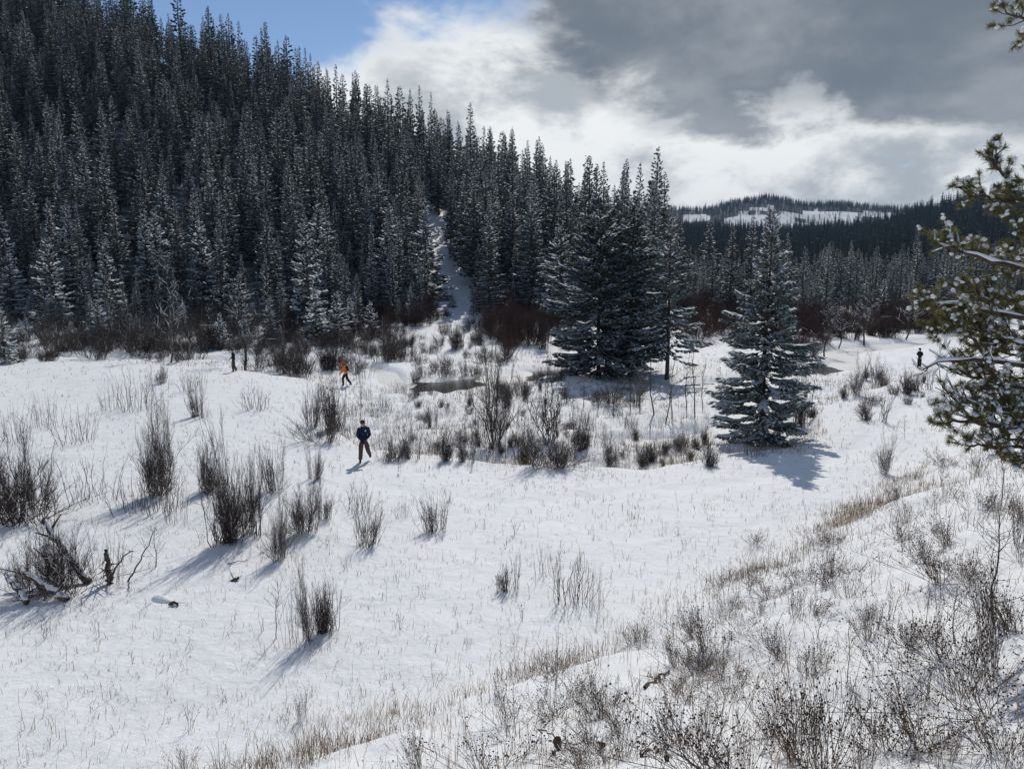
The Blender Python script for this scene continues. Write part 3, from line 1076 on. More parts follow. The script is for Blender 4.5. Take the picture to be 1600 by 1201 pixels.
P1 = far_points(255, 520, 2, 44, 4.6, 1); P2 = far_points(520, 930, 2, 42, 5.2, 2); P3 = far_points(1200, 1780, 5, 34, 7.5, 3)
fx2 = np.concatenate([P1[0], P2[0], P3[0]]); fy2 = np.concatenate([P1[1], P2[1], P3[1]])
cm = clear_mask(fx2, fy2)
k2 = (~cm | (rng.uniform(0, 1, len(fx2)) < 0.10)) & (hill_z(fx2, fy2)[0] < 3)
fx2, fy2 = fx2[k2], fy2[k2]
n3 = len(fx2)
fs = rng.normal(1.0, 0.2, n3).clip(0.5, 1.5) * np.where(np.hypot(fx2, fy2) > 1100, 0.8, 1.0)
fw = fs * rng.uniform(0.8, 1.3, n3)
instance_object('far_hill_forest', LPROTO, np.stack([fx2, fy2, terrain(fx2, fy2) - 0.3], -1), rng.uniform(0, 6.28, n3),
                np.stack([fw, fw, fs], -1), rng.integers(0, 5, n3), 'dark blue-green forest covering the far hills', 'forest')

# ------------------------------------------------------------------ leafless shrubs
def shrub_geo(seed, n, h, base_r, spread, nseg=6, ntw=5, twl=0.3, r0=0.008, jit=0.05, hvar=0.35, lean=0.25, up=0.5, sub=0, rt=0.45, tmin=0.3, curl=0.0, clumps=0):
    """n stems fanning from a base patch, each carrying side twigs; returns segments and twig tips"""
    rng = np.random.default_rng(seed)
    a = rng.uniform(0, 6.283, n); rr = base_r * np.sqrt(rng.uniform(0, 1, n))
    base = np.stack([np.cos(a) * rr, np.sin(a) * rr, np.full(n, -0.06)], -1)
    L = h * (1 - hvar * rng.uniform(0, 1, n) ** 1.2)
    if clumps:
        # several uneven root clumps instead of one fan
        ca = rng.uniform(0, 6.283, clumps); cr = base_r * np.sqrt(rng.uniform(0.05, 1, clumps))
        ch = rng.uniform(0.5, 1.0, clumps); ch[0] = 1.0
        ci = rng.choice(clumps, n, p=(lambda w: w / w.sum())(rng.uniform(0.4, 1, clumps)))
        sp_ = base_r * 0.38
        base[:, 0] = np.cos(ca[ci]) * cr[ci] + rng.normal(0, sp_ * 0.6, n)
        base[:, 1] = np.sin(ca[ci]) * cr[ci] + rng.normal(0, sp_ * 0.6, n)
        rr = np.hypot(base[:, 0], base[:, 1]).clip(0, base_r * 1.5)
        a = np.arctan2(base[:, 1], base[:, 0])
        L = L * ch[ci]
    oa = a + rng.normal(0, 0.5, n)
    out = spread * (rr / max(base_r, 1e-6)) ** 0.8 * rng.uniform(0.5, 1.15, n)
    wild = rng.uniform(0, 1, n) < 0.16          # bent, leaning stems
    out = np.where(wild, out * 1.5 + spread * rng.uniform(0.3, 1.1, n), out)
    L = np.where(wild, L * rng.uniform(0.5, 0.85, n), L)
    t = np.linspace(0, 1, nseg + 1)
    P = np.zeros((n, nseg + 1, 3))
    bend = rng.normal(0, jit, (n, nseg + 1, 2)).cumsum(1) * h * 0.35
    bend[:, 0] = 0
    ex = lean * t[None, :] + (1 - lean) * t[None, :] ** (1.6 + curl)
    P[:, :, 0] = base[:, None, 0] + np.cos(oa)[:, None] * out[:, None] * ex + bend[:, :, 0]
    P[:, :, 1] = base[:, None, 1] + np.sin(oa)[:, None] * out[:, None] * ex + bend[:, :, 1]
    P[:, :, 2] = base[:, None, 2] + L[:, None] * t[None, :]
    rs = r0 * rng.uniform(0.6, 1.2, n)
    R = rs[:, None] * (1 - 0.65 * t[None, :])
    S0 = [P[:, :-1].reshape(-1, 3)]; S1 = [P[:, 1:].reshape(-1, 3)]
    A = [R[:, :-1].ravel()]; B = [R[:, 1:].ravel()]
    tips = [P[:, -1]]
    srcP, srcD, srcL = None, None, None

    def grow(Pp, Dd, Ll, rad, m, ratio):
        """m twigs from each given point"""
        k = len(Pp)
        d = norm(norm(Dd) + rng.normal(0, 0.62, (k, 3)) + np.array([[0, 0, up]]))
        l = Ll * rng.uniform(0.5, 1.2, k)
        m1 = Pp + d * (l * 0.5)[:, None]
        d2 = norm(d + rng.normal(0, 0.25, (k, 3)) + np.array([[0, 0, 0.25]]))
        m2 = m1 + d2 * (l * 0.5)[:, None]
        S0.extend([Pp, m1]); S1.extend([m1, m2])
        A.extend([rad, rad * 0.75]); B.extend([rad * 0.75, rad * 0.45])
        tips.append(m2)
        return m1, m2, d2
    if ntw:
        k = n * ntw
        st = np.repeat(np.arange(n), ntw)
        tt = rng.uniform(tmin, 0.97, k)
        f = tt * nseg; i0 = np.minimum(f.astype(int), nseg - 1); fr = f - i0
        Pp = P[st, i0] * (1 - fr)[:, None] + P[st, i0 + 1] * fr[:, None]
        Dd = P[st, i0 + 1] - P[st, i0]
        rad = rs[st] * (1 - 0.6 * tt) * rt * 1.3
        m1, m2, d2 = grow(Pp, Dd, twl * (1.15 - 0.6 * tt), rad, ntw, 1)
        for q in range(sub):
            grow(m1 if q % 2 == 0 else m2 * 0.6 + m1 * 0.4, d2, twl * 0.55, rad * 0.7, 1, 1)
    return np.concatenate(S0), np.concatenate(S1), np.concatenate(A), np.concatenate(B), np.concatenate(tips)


def shrub_mesh(name, m, buds=0.0, snow=0.0, seed=0, budr=0.012, **kw):
    S0, S1, A, B, T = shrub_geo(seed, **kw)
    g = Geo()
    V, F = tubes(S0, S1, A, B)
    g.add(V, F)
    rng = np.random.default_rng(seed + 1)
    if buds:
        k = T[rng.uniform(0, 1, len(T)) < buds]
        OV = np.array([(1, 0, 0), (-1, 0, 0), (0, 1, 0), (0, -1, 0), (0, 0, 1.3), (0, 0, -1)], float)
        OF = np.array([(0, 2, 4), (2, 1, 4), (1, 3, 4), (3, 0, 4), (2, 0, 5), (1, 2, 5), (3, 1, 5), (0, 3, 5)])
        V = (k[:, None, :] + OV[None] * (budr * rng.uniform(0.6, 1.3, len(k)))[:, None, None]).reshape(-1, 3)
        F = (np.arange(len(k))[:, None, None] * 6 + OF[None]).reshape(-1, 3)
        g.add(V, F, 1)
    if snow:
        # little ridges of snow caught along sloping twigs
        d = S1 - S0
        ln = np.linalg.norm(d, axis=1)
        flat = np.abs(d[:, 2]) / np.maximum(ln, 1e-6)
        kk = (rng.uniform(0, 1, len(S0)) < snow * np.clip(1.3 - flat, 0.1, 1)).nonzero()[0]
        off = np.array([[0, 0, 1.0]]) * (A[kk] * 0.9)[:, None]
        V, F = tubes(S0[kk] + off, S1[kk] + off, A[kk] * 1.0 + 0.002, B[kk] * 1.0 + 0.002)
        g.add(V, F, 2)
    me = g.mesh(name, [m, M['bud'], M['snow']])
    co = np.concatenate(g.V)
    H = np.quantile(co[:, 2], 0.985)
    W = np.quantile(np.abs(co[:, :2]).max(1), 0.95) * 2
    return me, H, W


SH = {}


def proto_set(key, oname, cat, protos):
    SH[key] = dict(name=oname, cat=cat, protos=protos)


proto_set('D', 'willow_shrub', 'shrub', [
    shrub_mesh('willow_dense', M['willow'], seed=21 + i, n=(66, 80, 58)[i], h=2.6, base_r=0.55, spread=(0.75, 0.55, 0.95)[i], ntw=12, twl=0.40, r0=0.0110, jit=0.085, hvar=0.68, sub=3, clumps=(4, 5, 3)[i], snow=0.10, tmin=0.22) for i in range(3)])
proto_set('F', 'willow_shrub', 'shrub', [
    shrub_mesh('willow_brush', M['willow'], seed=31 + i, n=(70, 85, 60)[i], h=1.2, base_r=0.32, spread=(0.22, 0.14, 0.30)[i], ntw=6, twl=0.20, r0=0.0088, jit=0.08, hvar=0.6, sub=2, clumps=(3, 4, 5)[i], snow=0.10, tmin=0.35) for i in range(3)])
proto_set('S', 'willow_shrub', 'shrub', [
    shrub_mesh('willow_sparse', M['willow'], seed=41 + i, n=(26, 20, 32)[i], h=1.6, base_r=0.65, spread=(0.35, 0.45, 0.3)[i], ntw=3, twl=0.30, r0=0.0095, jit=0.06, hvar=0.5, sub=1, snow=0.03, tmin=0.3) for i in range(3)])
proto_set('T', 'willow_shrub', 'shrub', [
    shrub_mesh('willow_tall', M['greywillow'], seed=51 + i, n=(16, 22)[i], h=5.0, base_r=0.4, spread=(1.1, 0.9)[i], nseg=8, ntw=16, twl=0.75, r0=0.026, jit=0.05, hvar=0.6, sub=2, snow=0.03, tmin=0.15) for i in range(2)])
proto_set('R', 'red_willow_shrub', 'shrub', [
    shrub_mesh('willow_red', M['redwillow'], seed=61 + i, clumps=5, n=(90, 110, 80)[i], h=3.2, base_r=0.8, spread=(1.0, 0.8, 1.2)[i], ntw=9, twl=0.55, r0=0.015, jit=0.05, hvar=0.5, sub=2, tmin=0.2) for i in range(3)])
proto_set('G', 'grey_willow_shrub', 'shrub', [
    shrub_mesh('willow_grey', M['greywillow'], seed=71 + i, clumps=4, n=(55, 45, 65)[i], h=2.6, base_r=0.8, spread=(0.7, 0.9, 0.6)[i], ntw=8, twl=0.5, r0=0.015, jit=0.06, hvar=0.55, sub=2, snow=0.06, tmin=0.2) for i in range(3)])
proto_set('C', 'cinquefoil_shrub', 'shrub', [
    shrub_mesh('cinquefoil', M['cinque'], buds=0.55, budr=0.0075, seed=81 + i, n=(30, 40, 26, 34)[i], h=0.62, base_r=0.16, spread=(0.42, 0.36, 0.55, 0.3)[i], nseg=5, ntw=5, twl=0.15, r0=0.0036, clumps=3, jit=0.06, hvar=0.5, sub=1, lean=0.8, snow=0.08, tmin=0.3, up=0.35, rt=0.5) for i in range(4)])
proto_set('W', 'weed_stalk', 'plant', [
    shrub_mesh('weed', M['cinque'], buds=0.9, budr=0.006, seed=91 + i, n=(3, 4)[i], h=0.55, base_r=0.03, spread=(0.10, 0.16)[i], nseg=5, ntw=5, twl=0.12, r0=0.0045, jit=0.05, hvar=0.4, tmin=0.35, sub=1) for i in range(2)])


def sapling_mesh(seed, h, r0, nbr, blen, rise, snow=0.0, forks=1):
    """thin leafless trunk with ascending branches"""
    rng = np.random.default_rng(seed)
    g = Geo()
    k = 9
    z = np.linspace(-0.1, h, k)
    bx = rng.normal(0, 0.012 * h, (k, 2)).cumsum(0); bx -= bx[:1]
    P = np.concatenate([bx, z[:, None]], -1)
    R = r0 * (1 - 0.9 * np.linspace(0, 1, k))
    V, F = pipe(P, R + 0.003, 5)
    g.add(V, F)
    S0, S1, A, B = [], [], [], []
    for i in range(nbr):
        t = rng.uniform(0.22, 0.97)
        p = np.array([np.interp(t, np.linspace(0, 1, k), P[:, c]) for c in range(3)])
        a = rng.uniform(0, 6.283)
        d = np.array([math.cos(a), math.sin(a), rise + rng.normal(0, 0.2)]); d /= np.linalg.norm(d)
        L = blen * (1.1 - 0.85 * t) * rng.uniform(0.6, 1.2)
        r = r0 * 0.38 * (1 - 0.7 * t) + 0.002
        q = p
        for s in range(4):
            d2 = norm(d + rng.normal(0, 0.14, 3) + np.array([0, 0, 0.10]))
            q2 = q + d2 * L / 4
            S0.append(q); S1.append(q2); A.append(r * (1 - 0.2 * s)); B.append(r * (1 - 0.2 * (s + 1)) + 0.0008)
            for w in range(2 if s > 0 else 1):
                dd = norm(d2 + rng.normal(0, 0.6, 3) + np.array([0, 0, 0.2]))
                ll = L * rng.uniform(0.15, 0.4)
                S0.append(q2); S1.append(q2 + dd * ll); A.append(r * 0.5); B.append(r * 0.22 + 0.0006)
            q, d = q2, d2
    S0, S1, A, B = map(np.array, (S0, S1, A, B))
    V, F = tubes(S0, S1, A, B)
    g.add(V, F)
    if snow:
        kk = (rng.uniform(0, 1, len(S0)) < snow).nonzero()[0]
        off = np.array([[0, 0, 1.0]]) * (A[kk] * 1.1)[:, None]
        V, F = tubes(S0[kk] + off, S1[kk] + off, A[kk] + 0.003, B[kk] + 0.003)
        g.add(V, F, 1)
    me = g.mesh('sapling', [M['aspen'], M['snow']])
    co = np.concatenate(g.V)
    return me, h, np.quantile(np.abs(co[:, :2]).max(1), 0.97) * 2


proto_set('A', 'bare_sapling', 'tree', [sapling_mesh(11, 4.2, 0.045, 20, 0.8, 1.3), sapling_mesh(12, 4.2, 0.04, 26, 0.9, 1.1, 0.1), sapling_mesh(13, 4.2, 0.035, 16, 0.7, 1.5)])
proto_set('B', 'bare_tree', 'tree', [sapling_mesh(14, 7.0, 0.065, 46, 2.6, 0.75, 0.25), sapling_mesh(15, 7.0, 0.06, 40, 2.2, 0.9, 0.15)])
proto_set('Y', 'bare_sapling', 'tree', [sapling_mesh(16, 1.6, 0.0115, 18, 0.85, 0.9), sapling_mesh(17, 1.6, 0.0105, 15, 0.8, 1.0)])

rsh = random.Random(99)


def shrub(kind, px, base, top, w, label, group=None, var=None, rot=None):
    x, y, z, d = ground_at(px, base)
    S = SH[kind]
    v = rsh.randrange(len(S['protos'])) if var is None else var % len(S['protos'])
    me, H, W = S['protos'][v]
    sz = (base - top) / FPX * d / H
    sx = (w / FPX * d / W) if w else sz
    o = link(S['name'], me, None, (x, y, z), rsh.uniform(0, 6.28) if rot is None else rot, (sx, sx, sz))
    tag(o, label, S['cat'], group)
    return o


def shrub_xy(kind, x, y, h, wf, label, group):
    S = SH[kind]
    v = rsh.randrange(len(S['protos']))
    me, H, W = S['protos'][v]
    s = h / H
    o = link(S['name'], me, None, (x, y, tz(x, y)), rsh.uniform(0, 6.28), (s * wf, s * wf, s))
    tag(o, label, S['cat'], group)
    return o


SHRUBS = [
    # left meadow, near
    ('D', 22, 815, 640, 135, 'huge dense dark willow cut by the picture edge behind the fallen logs'),
    ('D', 62, 800, 665, 70, 'upright willow at the right side of the huge willow by the picture edge'),
    ('D', 95, 925, 785, 150, 'sprawling willow tangled with snow-covered fallen logs'),
    ('D', 50, 930, 830, 90, 'low willow stems leaning over the left end of the fallen logs'),
    ('S', 172, 915, 822, 60, 'broken arching willow stems just right of the fallen logs'),
    ('Y', 243, 886, 818, 34, 'small lone sapling standing between the log pile and the big willow'),
    ('D', 252, 772, 604, 78, 'tall flame-shaped dark willow with a narrow foot'),
    ('S', 255, 800, 720, 90, 'thin brush around the foot of the flame-shaped willow'),
    ('F', 310, 652, 588, 34, 'slim brush-like willow alone on the upper left snow'),
    ('F', 318, 768, 694, 46, 'bushy willow between the flame-shaped one and the biggest one'),
    ('D', 372, 842, 640, 125, 'biggest willow of the meadow with long wispy upper stems'),
    ('F', 350, 846, 735, 60, 'thick dark clump at the left foot of the biggest willow'),
    ('F', 395, 838, 700, 62, 'thick dark clump at the right foot of the biggest willow'),
    ('F', 432, 768, 686, 52, 'brown willow tuft behind the right shoulder of the biggest willow'),
    ('D', 437, 874, 760, 62, 'narrow willow with snow in its stems in front of the biggest willow'),
    ('D', 478, 832, 730, 62, 'medium willow to the right of the narrow snow-flecked one'),
    ('F', 505, 812, 765, 34, 'small brush clump at the right foot of the medium willow'),
    ('F', 491, 748, 690, 28, 'little brush willow behind the medium willow'),
    ('F', 570, 853, 785, 62, 'round brush willow standing apart on the open snow, nearer the willows'),
    ('S', 560, 800, 755, 70, 'thin stems behind the round brush willow'),
    ('F', 684, 830, 768, 60, 'round brush willow in mid meadow below the pondside brush'),
    ('S', 628, 808, 776, 34, 'few thin stems between the two round brush willows'),
    ('F', 797, 922, 868, 42, 'dark broom-like clump in the open middle of the snow'),
    ('S', 893, 940, 862, 100, 'row of thin upright stems right of the dark broom-like clump'),
    ('S', 855, 900, 850, 46, 'short thin stems close behind the dark broom-like clump'),
    ('S', 930, 948, 870, 40, 'stems at the right end of the thin upright row'),
    ('D', 490, 996, 862, 80, 'spiky brown shrub group in the near left snow, taller part'),
    ('S', 466, 1006, 905, 60, 'open-branched shrub at the front of the spiky brown group'),
    ('Y', 432, 998, 905, 60, 'spreading little shrub at the left side of the spiky brown group'),
    ('F', 510, 990, 905, 44, 'dense stems at the right side of the spiky brown group'),
    ('S', 150, 785, 712, 90, 'thin brush patch right of the huge dense willow'),
    ('S', 205, 800, 735, 80, 'sparse brush between the thin patch and the flame-shaped willow'),
    ('S', 118, 692, 632, 76, 'loose stems in the snow above the thin brush patch'),
    ('S', 70, 668, 610, 60, 'few pale stems near the picture edge on the upper left snow'),
    ('S', 215, 640, 572, 70, 'loose brown clump of stems on the upper left snow'),
    ('S', 175, 642, 590, 44, 'thin stems left of the loose brown clump on the upper left snow'),
    ('S', 340, 800, 700, 60, 'wispy stems left of the biggest willow'),
    ('S', 280, 815, 740, 50, 'wispy stems right of the flame-shaped willow foot'),
    ('S', 20, 690, 625, 70, 'thin brush at the picture edge above the huge willow'),
    ('S', 300, 612, 575, 50, 'short dark stems near the terrace rim above the slim willow'),
    ('F', 255, 598, 565, 26, 'small dark tuft on the snowy rim left of the half-hidden walker'),
    ('S', 400, 640, 600, 60, 'few twigs in wavy snow left of the knoll brush'),
    # knoll by the orange jacket / navy jacket
    ('F', 486, 668, 598, 44, 'dark brush clump on the knoll left of the navy jacket'),
    ('F', 522, 672, 588, 40, 'taller brush clump on the knoll below the orange jacket'),
    ('G', 505, 690, 640, 90, 'low tangled brush at the foot of the knoll'),
    ('Y', 563, 655, 560, 20, 'thin sapling straight behind the man in navy'),
    ('S', 600, 720, 680, 40, 'twigs right behind the man in navy'),
    ('F', 645, 717, 674, 34, 'stubby clump on the terrace rim right of the man in navy'),
    ('F', 692, 720, 668, 32, 'reddish clump on the terrace rim, left of the pair'),
    ('F', 730, 722, 672, 36, 'reddish clump on the terrace rim, right of the pair'),
    ('F', 676, 668, 622, 22, 'small upright clump on the mottled flat beyond the rim'),
    ('T', 772, 700, 515, 90, 'tall branchy grey willow tree standing in mid flat'),
    ('S', 800, 715, 640, 90, 'loose stems at the foot of the tall branchy willow'),
    ('S', 762, 716, 655, 60, 'stems left of the tall branchy willow foot'),
    ('T', 860, 690, 560, 80, 'leaning multi-stemmed willow in front of the broad spruce'),
    ('D', 862, 728, 660, 100, 'low arching brush on the terrace rim below the broad spruce'),
    ('F', 825, 724, 680, 40, 'short clump on the rim below the tall branchy willow'),
    ('F', 905, 703, 650, 36, 'round clump on the flat left of the shaded snow'),
    ('D', 955, 728, 684, 52, 'open shrub on the rim in front of the shaded snow'),
    ('F', 1010, 722, 690, 34, 'low clump on the rim at the shaded snow, right part'),
    ('F', 1104, 728, 698, 34, 'low twiggy tuft at the left foot of the lone spruce'),
    ('S', 1065, 722, 680, 50, 'thin stems beside the brown ice'),
    ('S', 740, 690, 640, 60, 'sparse stems on the mottled flat left of the tall willow'),
    ('S', 640, 690, 650, 60, 'sparse twigs on the mottled flat above the rim'),
    # right of the lone spruce
    ('D', 1382, 741, 668, 48, 'single dark shrub on the open snow right of the spruce shadow'),
    ('F', 1366, 657, 614, 56, 'wide low brush clump beside the packed trail'),
    ('D', 1338, 618, 552, 52, 'dense dark shrub beside the small frosted spruce across the flat'),
    ('G', 1372, 606, 556, 40, 'grey twiggy shrub right of the dense dark shrub across the flat'),
    ('F', 1412, 614, 582, 36, 'dark low brush left part, near the standing dark figure'),
    ('F', 1440, 610, 576, 44, 'dark low brush right part, near the standing dark figure'),
    ('F', 1250, 668, 575, 30, 'brown brush growing against the right side of the lone spruce'),
    ('F', 1272, 652, 632, 30, 'short brush stub right of the lone spruce'),
    ('Y', 1378, 645, 612, 14, 'tiny shrub on the trail bend'),
    ('Y', 1414, 686, 650, 24, 'small forked twig shrub above the single dark shrub'),
    ('S', 1180, 712, 682, 60, 'thin stems in the shade at the lone spruce foot'),
    ('S', 1090, 700, 672, 40, 'thin stems left of the lone spruce foot'),
    # brush strip at the far side of the meadow
    ('R', 515, 580, 528, 44, 'reddish bush directly left of the orange jacket'),
    ('G', 455, 582, 530, 52, 'grey-brown bush on the rim, second left of the orange jacket'),
    ('G', 400, 578, 534, 50, 'grey-brown bush on the rim right of the half-hidden walker'),
    ('G', 430, 580, 540, 40, 'small grey bush between the two larger rim bushes'),
    ('G', 600, 566, 500, 58, 'brown bush on the flat right of the orange jacket'),
    ('F', 718, 544, 504, 34, 'dark clump on the sunlit snow below the cutline'),
    ('F', 746, 538, 504, 24, 'smaller dark clump beside the one below the cutline'),
    ('S', 665, 556, 512, 30, 'thin bush on sunlit snow left of the dark clump'),
    ('S', 570, 590, 560, 40, 'low twigs right at the orange jacket, on the knoll'),
    ('G', 650, 602, 570, 30, 'low twigs at the left end of the open creek water'),
    ('G', 300, 560, 510, 70, 'grey bush in the brush strip behind the left snow rim'),
    ('G', 215, 555, 500, 70, 'grey-brown bush under the pale upright saplings'),
    ('R', 325, 545, 500, 70, 'dark red bush left of the half-hidden walker'),
    ('G', 90, 555, 505, 70, 'grey bush at the left part of the brush strip'),
    ('G', 40, 560, 520, 60, 'brown low bush at the picture edge of the brush strip'),
    ('G', 150, 560, 515, 60, 'brown bush in the brush strip left of the upright saplings'),
    ('G', 265, 555, 520, 60, 'low brush right of the upright saplings'),
    ('R', 575, 480, 440, 70, 'rounded dark red thicket behind the frosted spruce clump'),
    ('R', 675, 492, 450, 60, 'rounded dark red thicket left of the cutline foot'),
    ('R', 775, 530, 455, 60, 'rust-red thicket right of the cutline foot, left part'),
    ('R', 812, 540, 458, 64, 'rust-red thicket right of the cutline foot, middle part'),
    ('R', 846, 545, 468, 50, 'rust-red thicket next to the broad spruce'),
    ('R', 790, 560, 505, 60, 'short rusty bush in front of the rust-red thicket'),
    ('R', 640, 510, 472, 60, 'small rusty bushes above the sunlit snow'),
    ('R', 590, 520, 480, 60, 'rusty brush behind the small frosted spruce'),
    ('R', 470, 500, 458, 70, 'dark red brush left of the frosted spruce clump'),
    ('G', 550, 545, 505, 60, 'grey bush below the frosted spruce clump'),
]
for a in SHRUBS:
    shrub(*a)

SAP = [
    ('A', 192, 530, 430, 24), ('A', 204, 533, 425, 26), ('A', 213, 530, 440, 20), ('A', 222, 532, 432, 24), ('A', 230, 530, 440, 20), ('A', 244, 528, 445, 20),
    ('A', 175, 530, 445, 22), ('A', 255, 535, 440, 22),
]
for k, px, b_, t_, w_ in SAP:
    shrub(k, px, b_, t_, w_, 'pale slim leafless sapling in the upright stand before the left forest', 'leafless saplings before the left forest')
NAMED_SAP = [
    ('B', 267, 566, 402, 60, 'tall thin leafless tree rising from the left rim'),
    ('B', 383, 578, 432, 80, 'forked leafless tree with snow on its limbs right of the half-hidden walker'),
    ('A', 78, 535, 440, 34, 'leafless sapling before the frosted spruces at the left edge'),
    ('A', 300, 545, 470, 34, 'leafless sapling between the thin tall tree and the forked tree'),
    ('A', 330, 540, 465, 34, 'leafless sapling just left of the snowy spruce in red brush'),
    ('A', 440, 568, 480, 40, 'thin leafless tree between the forked tree and the spruce clump'),
    ('A', 470, 565, 495, 30, 'shorter leafless sapling left of the spruce clump'),
    ('B', 1000, 640, 560, 36, 'small leafless tree beneath the right side of the broad spruce'),
    ('A', 1022, 648, 555, 26, 'leafless sapling under the open-crowned spruce, left one'),
    ('A', 1050, 655, 545, 24, 'straight leafless sapling in front of the open-crowned spruce'),
    ('A', 1040, 662, 580, 20, 'short leafless sapling in front of the open-crowned spruce'),
    ('A', 1072, 640, 550, 22, 'thin leafless sapling right of the open-crowned spruce'),
    ('A', 1086, 652, 540, 22, 'leafless sapling midway between the open-crowned and lone spruces'),
    ('A', 1098, 640, 560, 20, 'leafless sapling nearest the lone spruce'),
    ('A', 912, 635, 590, 14, 'tiny sapling on the shaded snow, left one'),
    ('A', 934, 645, 600, 14, 'tiny sapling on the shaded snow, middle one'),
    ('A', 958, 650, 605, 16, 'tiny sapling on the shaded snow, right one'),
    ('A', 985, 640, 585, 18, 'short sapling at the edge of the shaded snow'),
    ('B', 1288, 560, 470, 46, 'leafless dark sapling leaning by the creek bend right of the lone spruce'),
    ('B', 1350, 540, 445, 50, 'snow-lined leafless tree in the red willow thicket, left one'),
    ('B', 1415, 530, 440, 56, 'fan-shaped leafless tree with snowy twigs in the red willow thicket'),
    ('B', 1310, 545, 460, 46, 'leafless tree before the red willow thicket near the pointed spruce'),
    ('Y', 1555, 975, 800, 95, 'forked bare sapling standing on the near slope by the picture edge'),
    ('Y', 1490, 1005, 905, 55, 'slim bare sapling beside the big twiggy clump on the slope'),
    ('Y', 1322, 1070, 950, 60, 'thin bare sapling in the middle of the near slope'),
    ('Y', 1565, 780, 690, 60, 'bare twig shrub beneath the pine boughs'),
]
for a in NAMED_SAP:
    shrub(*a)

# --- far thickets (nothing tells these bushes apart)
rt = np.random.default_rng(8)


def thicket(kind, n, px0, px1, b0, b1, h0, h1, label, group):
    k = 0
    while k < n:
        px = rt.uniform(px0, px1); b_ = rt.uniform(b0, b1)
        x, y, z, d = ground_at(px, b_)
        if poly_dist(x, y, CREEK) < 2.6:
            k += 0.2
            continue
        shrub_xy(kind, x, y, rt.uniform(h0, h1), rt.uniform(0.8, 1.3), label, group)
        k += 1


thicket('R', 95, 1070, 1500, 488, 532, 2.4, 4.2, 'dark red leafless willow in the wide thicket across the right flat', 'red willows across the right flat')
thicket('R', 14, 1120, 1300, 500, 560, 1.6, 2.8, 'reddish leafless willow behind the lone spruce', 'red willows behind the lone spruce')
thicket('G', 52, -20, 480, 488, 562, 0.8, 3.4, 'grey leafless willow in the brush strip below the left forest', 'grey willows below the left forest')
thicket('R', 26, 160, 760, 478, 520, 1.8, 3.4, 'brownish-red leafless willow along the forest foot', 'red willows along the forest foot')
thicket('G', 46, 480, 870, 505, 600, 0.5, 1.5, 'short grey bush scattered on the flat around the creek', 'short bushes around the creek')
thicket('S', 60, 480, 1090, 610, 724, 0.4, 1.0, 'sparse twigs poking from the hummocky flat beyond the terrace rim', 'twigs on the hummocky flat')
thicket('A', 16, 1090, 1480, 500, 545, 3.0, 4.6, 'leafless sapling in the wide red thicket', 'saplings in the red thicket')
thicket('A', 16, 20, 480, 500, 555, 2.4, 5.0, 'thin leafless sapling among the left brush strip', 'saplings in the left brush strip')

thicket('F', 30, 600, 1110, 690, 728, 0.35, 0.9, 'small brown brush tuft along the snowy rim of the terrace', 'brush tufts along the terrace rim')
thicket('F', 26, 600, 900, 590, 690, 0.3, 0.8, 'small brown brush tuft on the hummocky flat', 'brush tufts on the hummocky flat')
thicket('R', 30, 440, 900, 490, 545, 1.0, 2.2, 'low rusty bush on the flat between creek and forest', 'low rusty bushes between creek and forest')
thicket('G', 30, -10, 480, 540, 566, 0.6, 1.6, 'low grey-brown bush right behind the left snow rim', 'low bushes behind the left snow rim')
thicket('F', 14, 1220, 1480, 560, 640, 0.4, 0.9, 'small brown brush tuft right of the lone spruce', 'brush tufts right of the lone spruce')

thicket('R', 44, 430, 620, 478, 540, 1.4, 3.0, 'brownish-red leafless willow around the frosted spruce clump', 'red willows around the frosted spruce clump')
thicket('R', 34, 740, 880, 470, 545, 1.6, 3.2, 'rust-brown leafless willow left of the broad spruce', 'rust willows left of the broad spruce')
thicket('G', 30, -20, 460, 495, 550, 1.0, 3.2, 'tangled grey-brown willow in front of the left forest', 'tangled willows before the left forest')
thicket('G', 22, 600, 760, 500, 560, 0.5, 1.1, 'small dark bush dotted on the sunlit snow below the cutline', 'small bushes below the cutline')

thicket('G', 26, -20, 480, 540, 567, 0.7, 2.2, 'grey leafless willow close behind the snow rim of the left meadow', 'grey willows close behind the left snow rim')
thicket('R', 16, -20, 350, 540, 566, 0.8, 1.8, 'small rusty bush close behind the snow rim of the left meadow', 'rusty bushes behind the left snow rim')
thicket('G', 44, 420, 640, 520, 592, 0.9, 2.2, 'brown leafless willow on the flat around the orange jacket', 'brown willows around the orange jacket')
thicket('A', 22, 0, 560, 520, 566, 2.2, 4.6, 'thin leafless sapling standing behind the left snow rim', 'saplings behind the left snow rim')
thicket('G', 22, 780, 1010, 575, 640, 0.6, 1.4, 'leafless willow at the feet of the broad spruce', 'willows at the feet of the broad spruce')

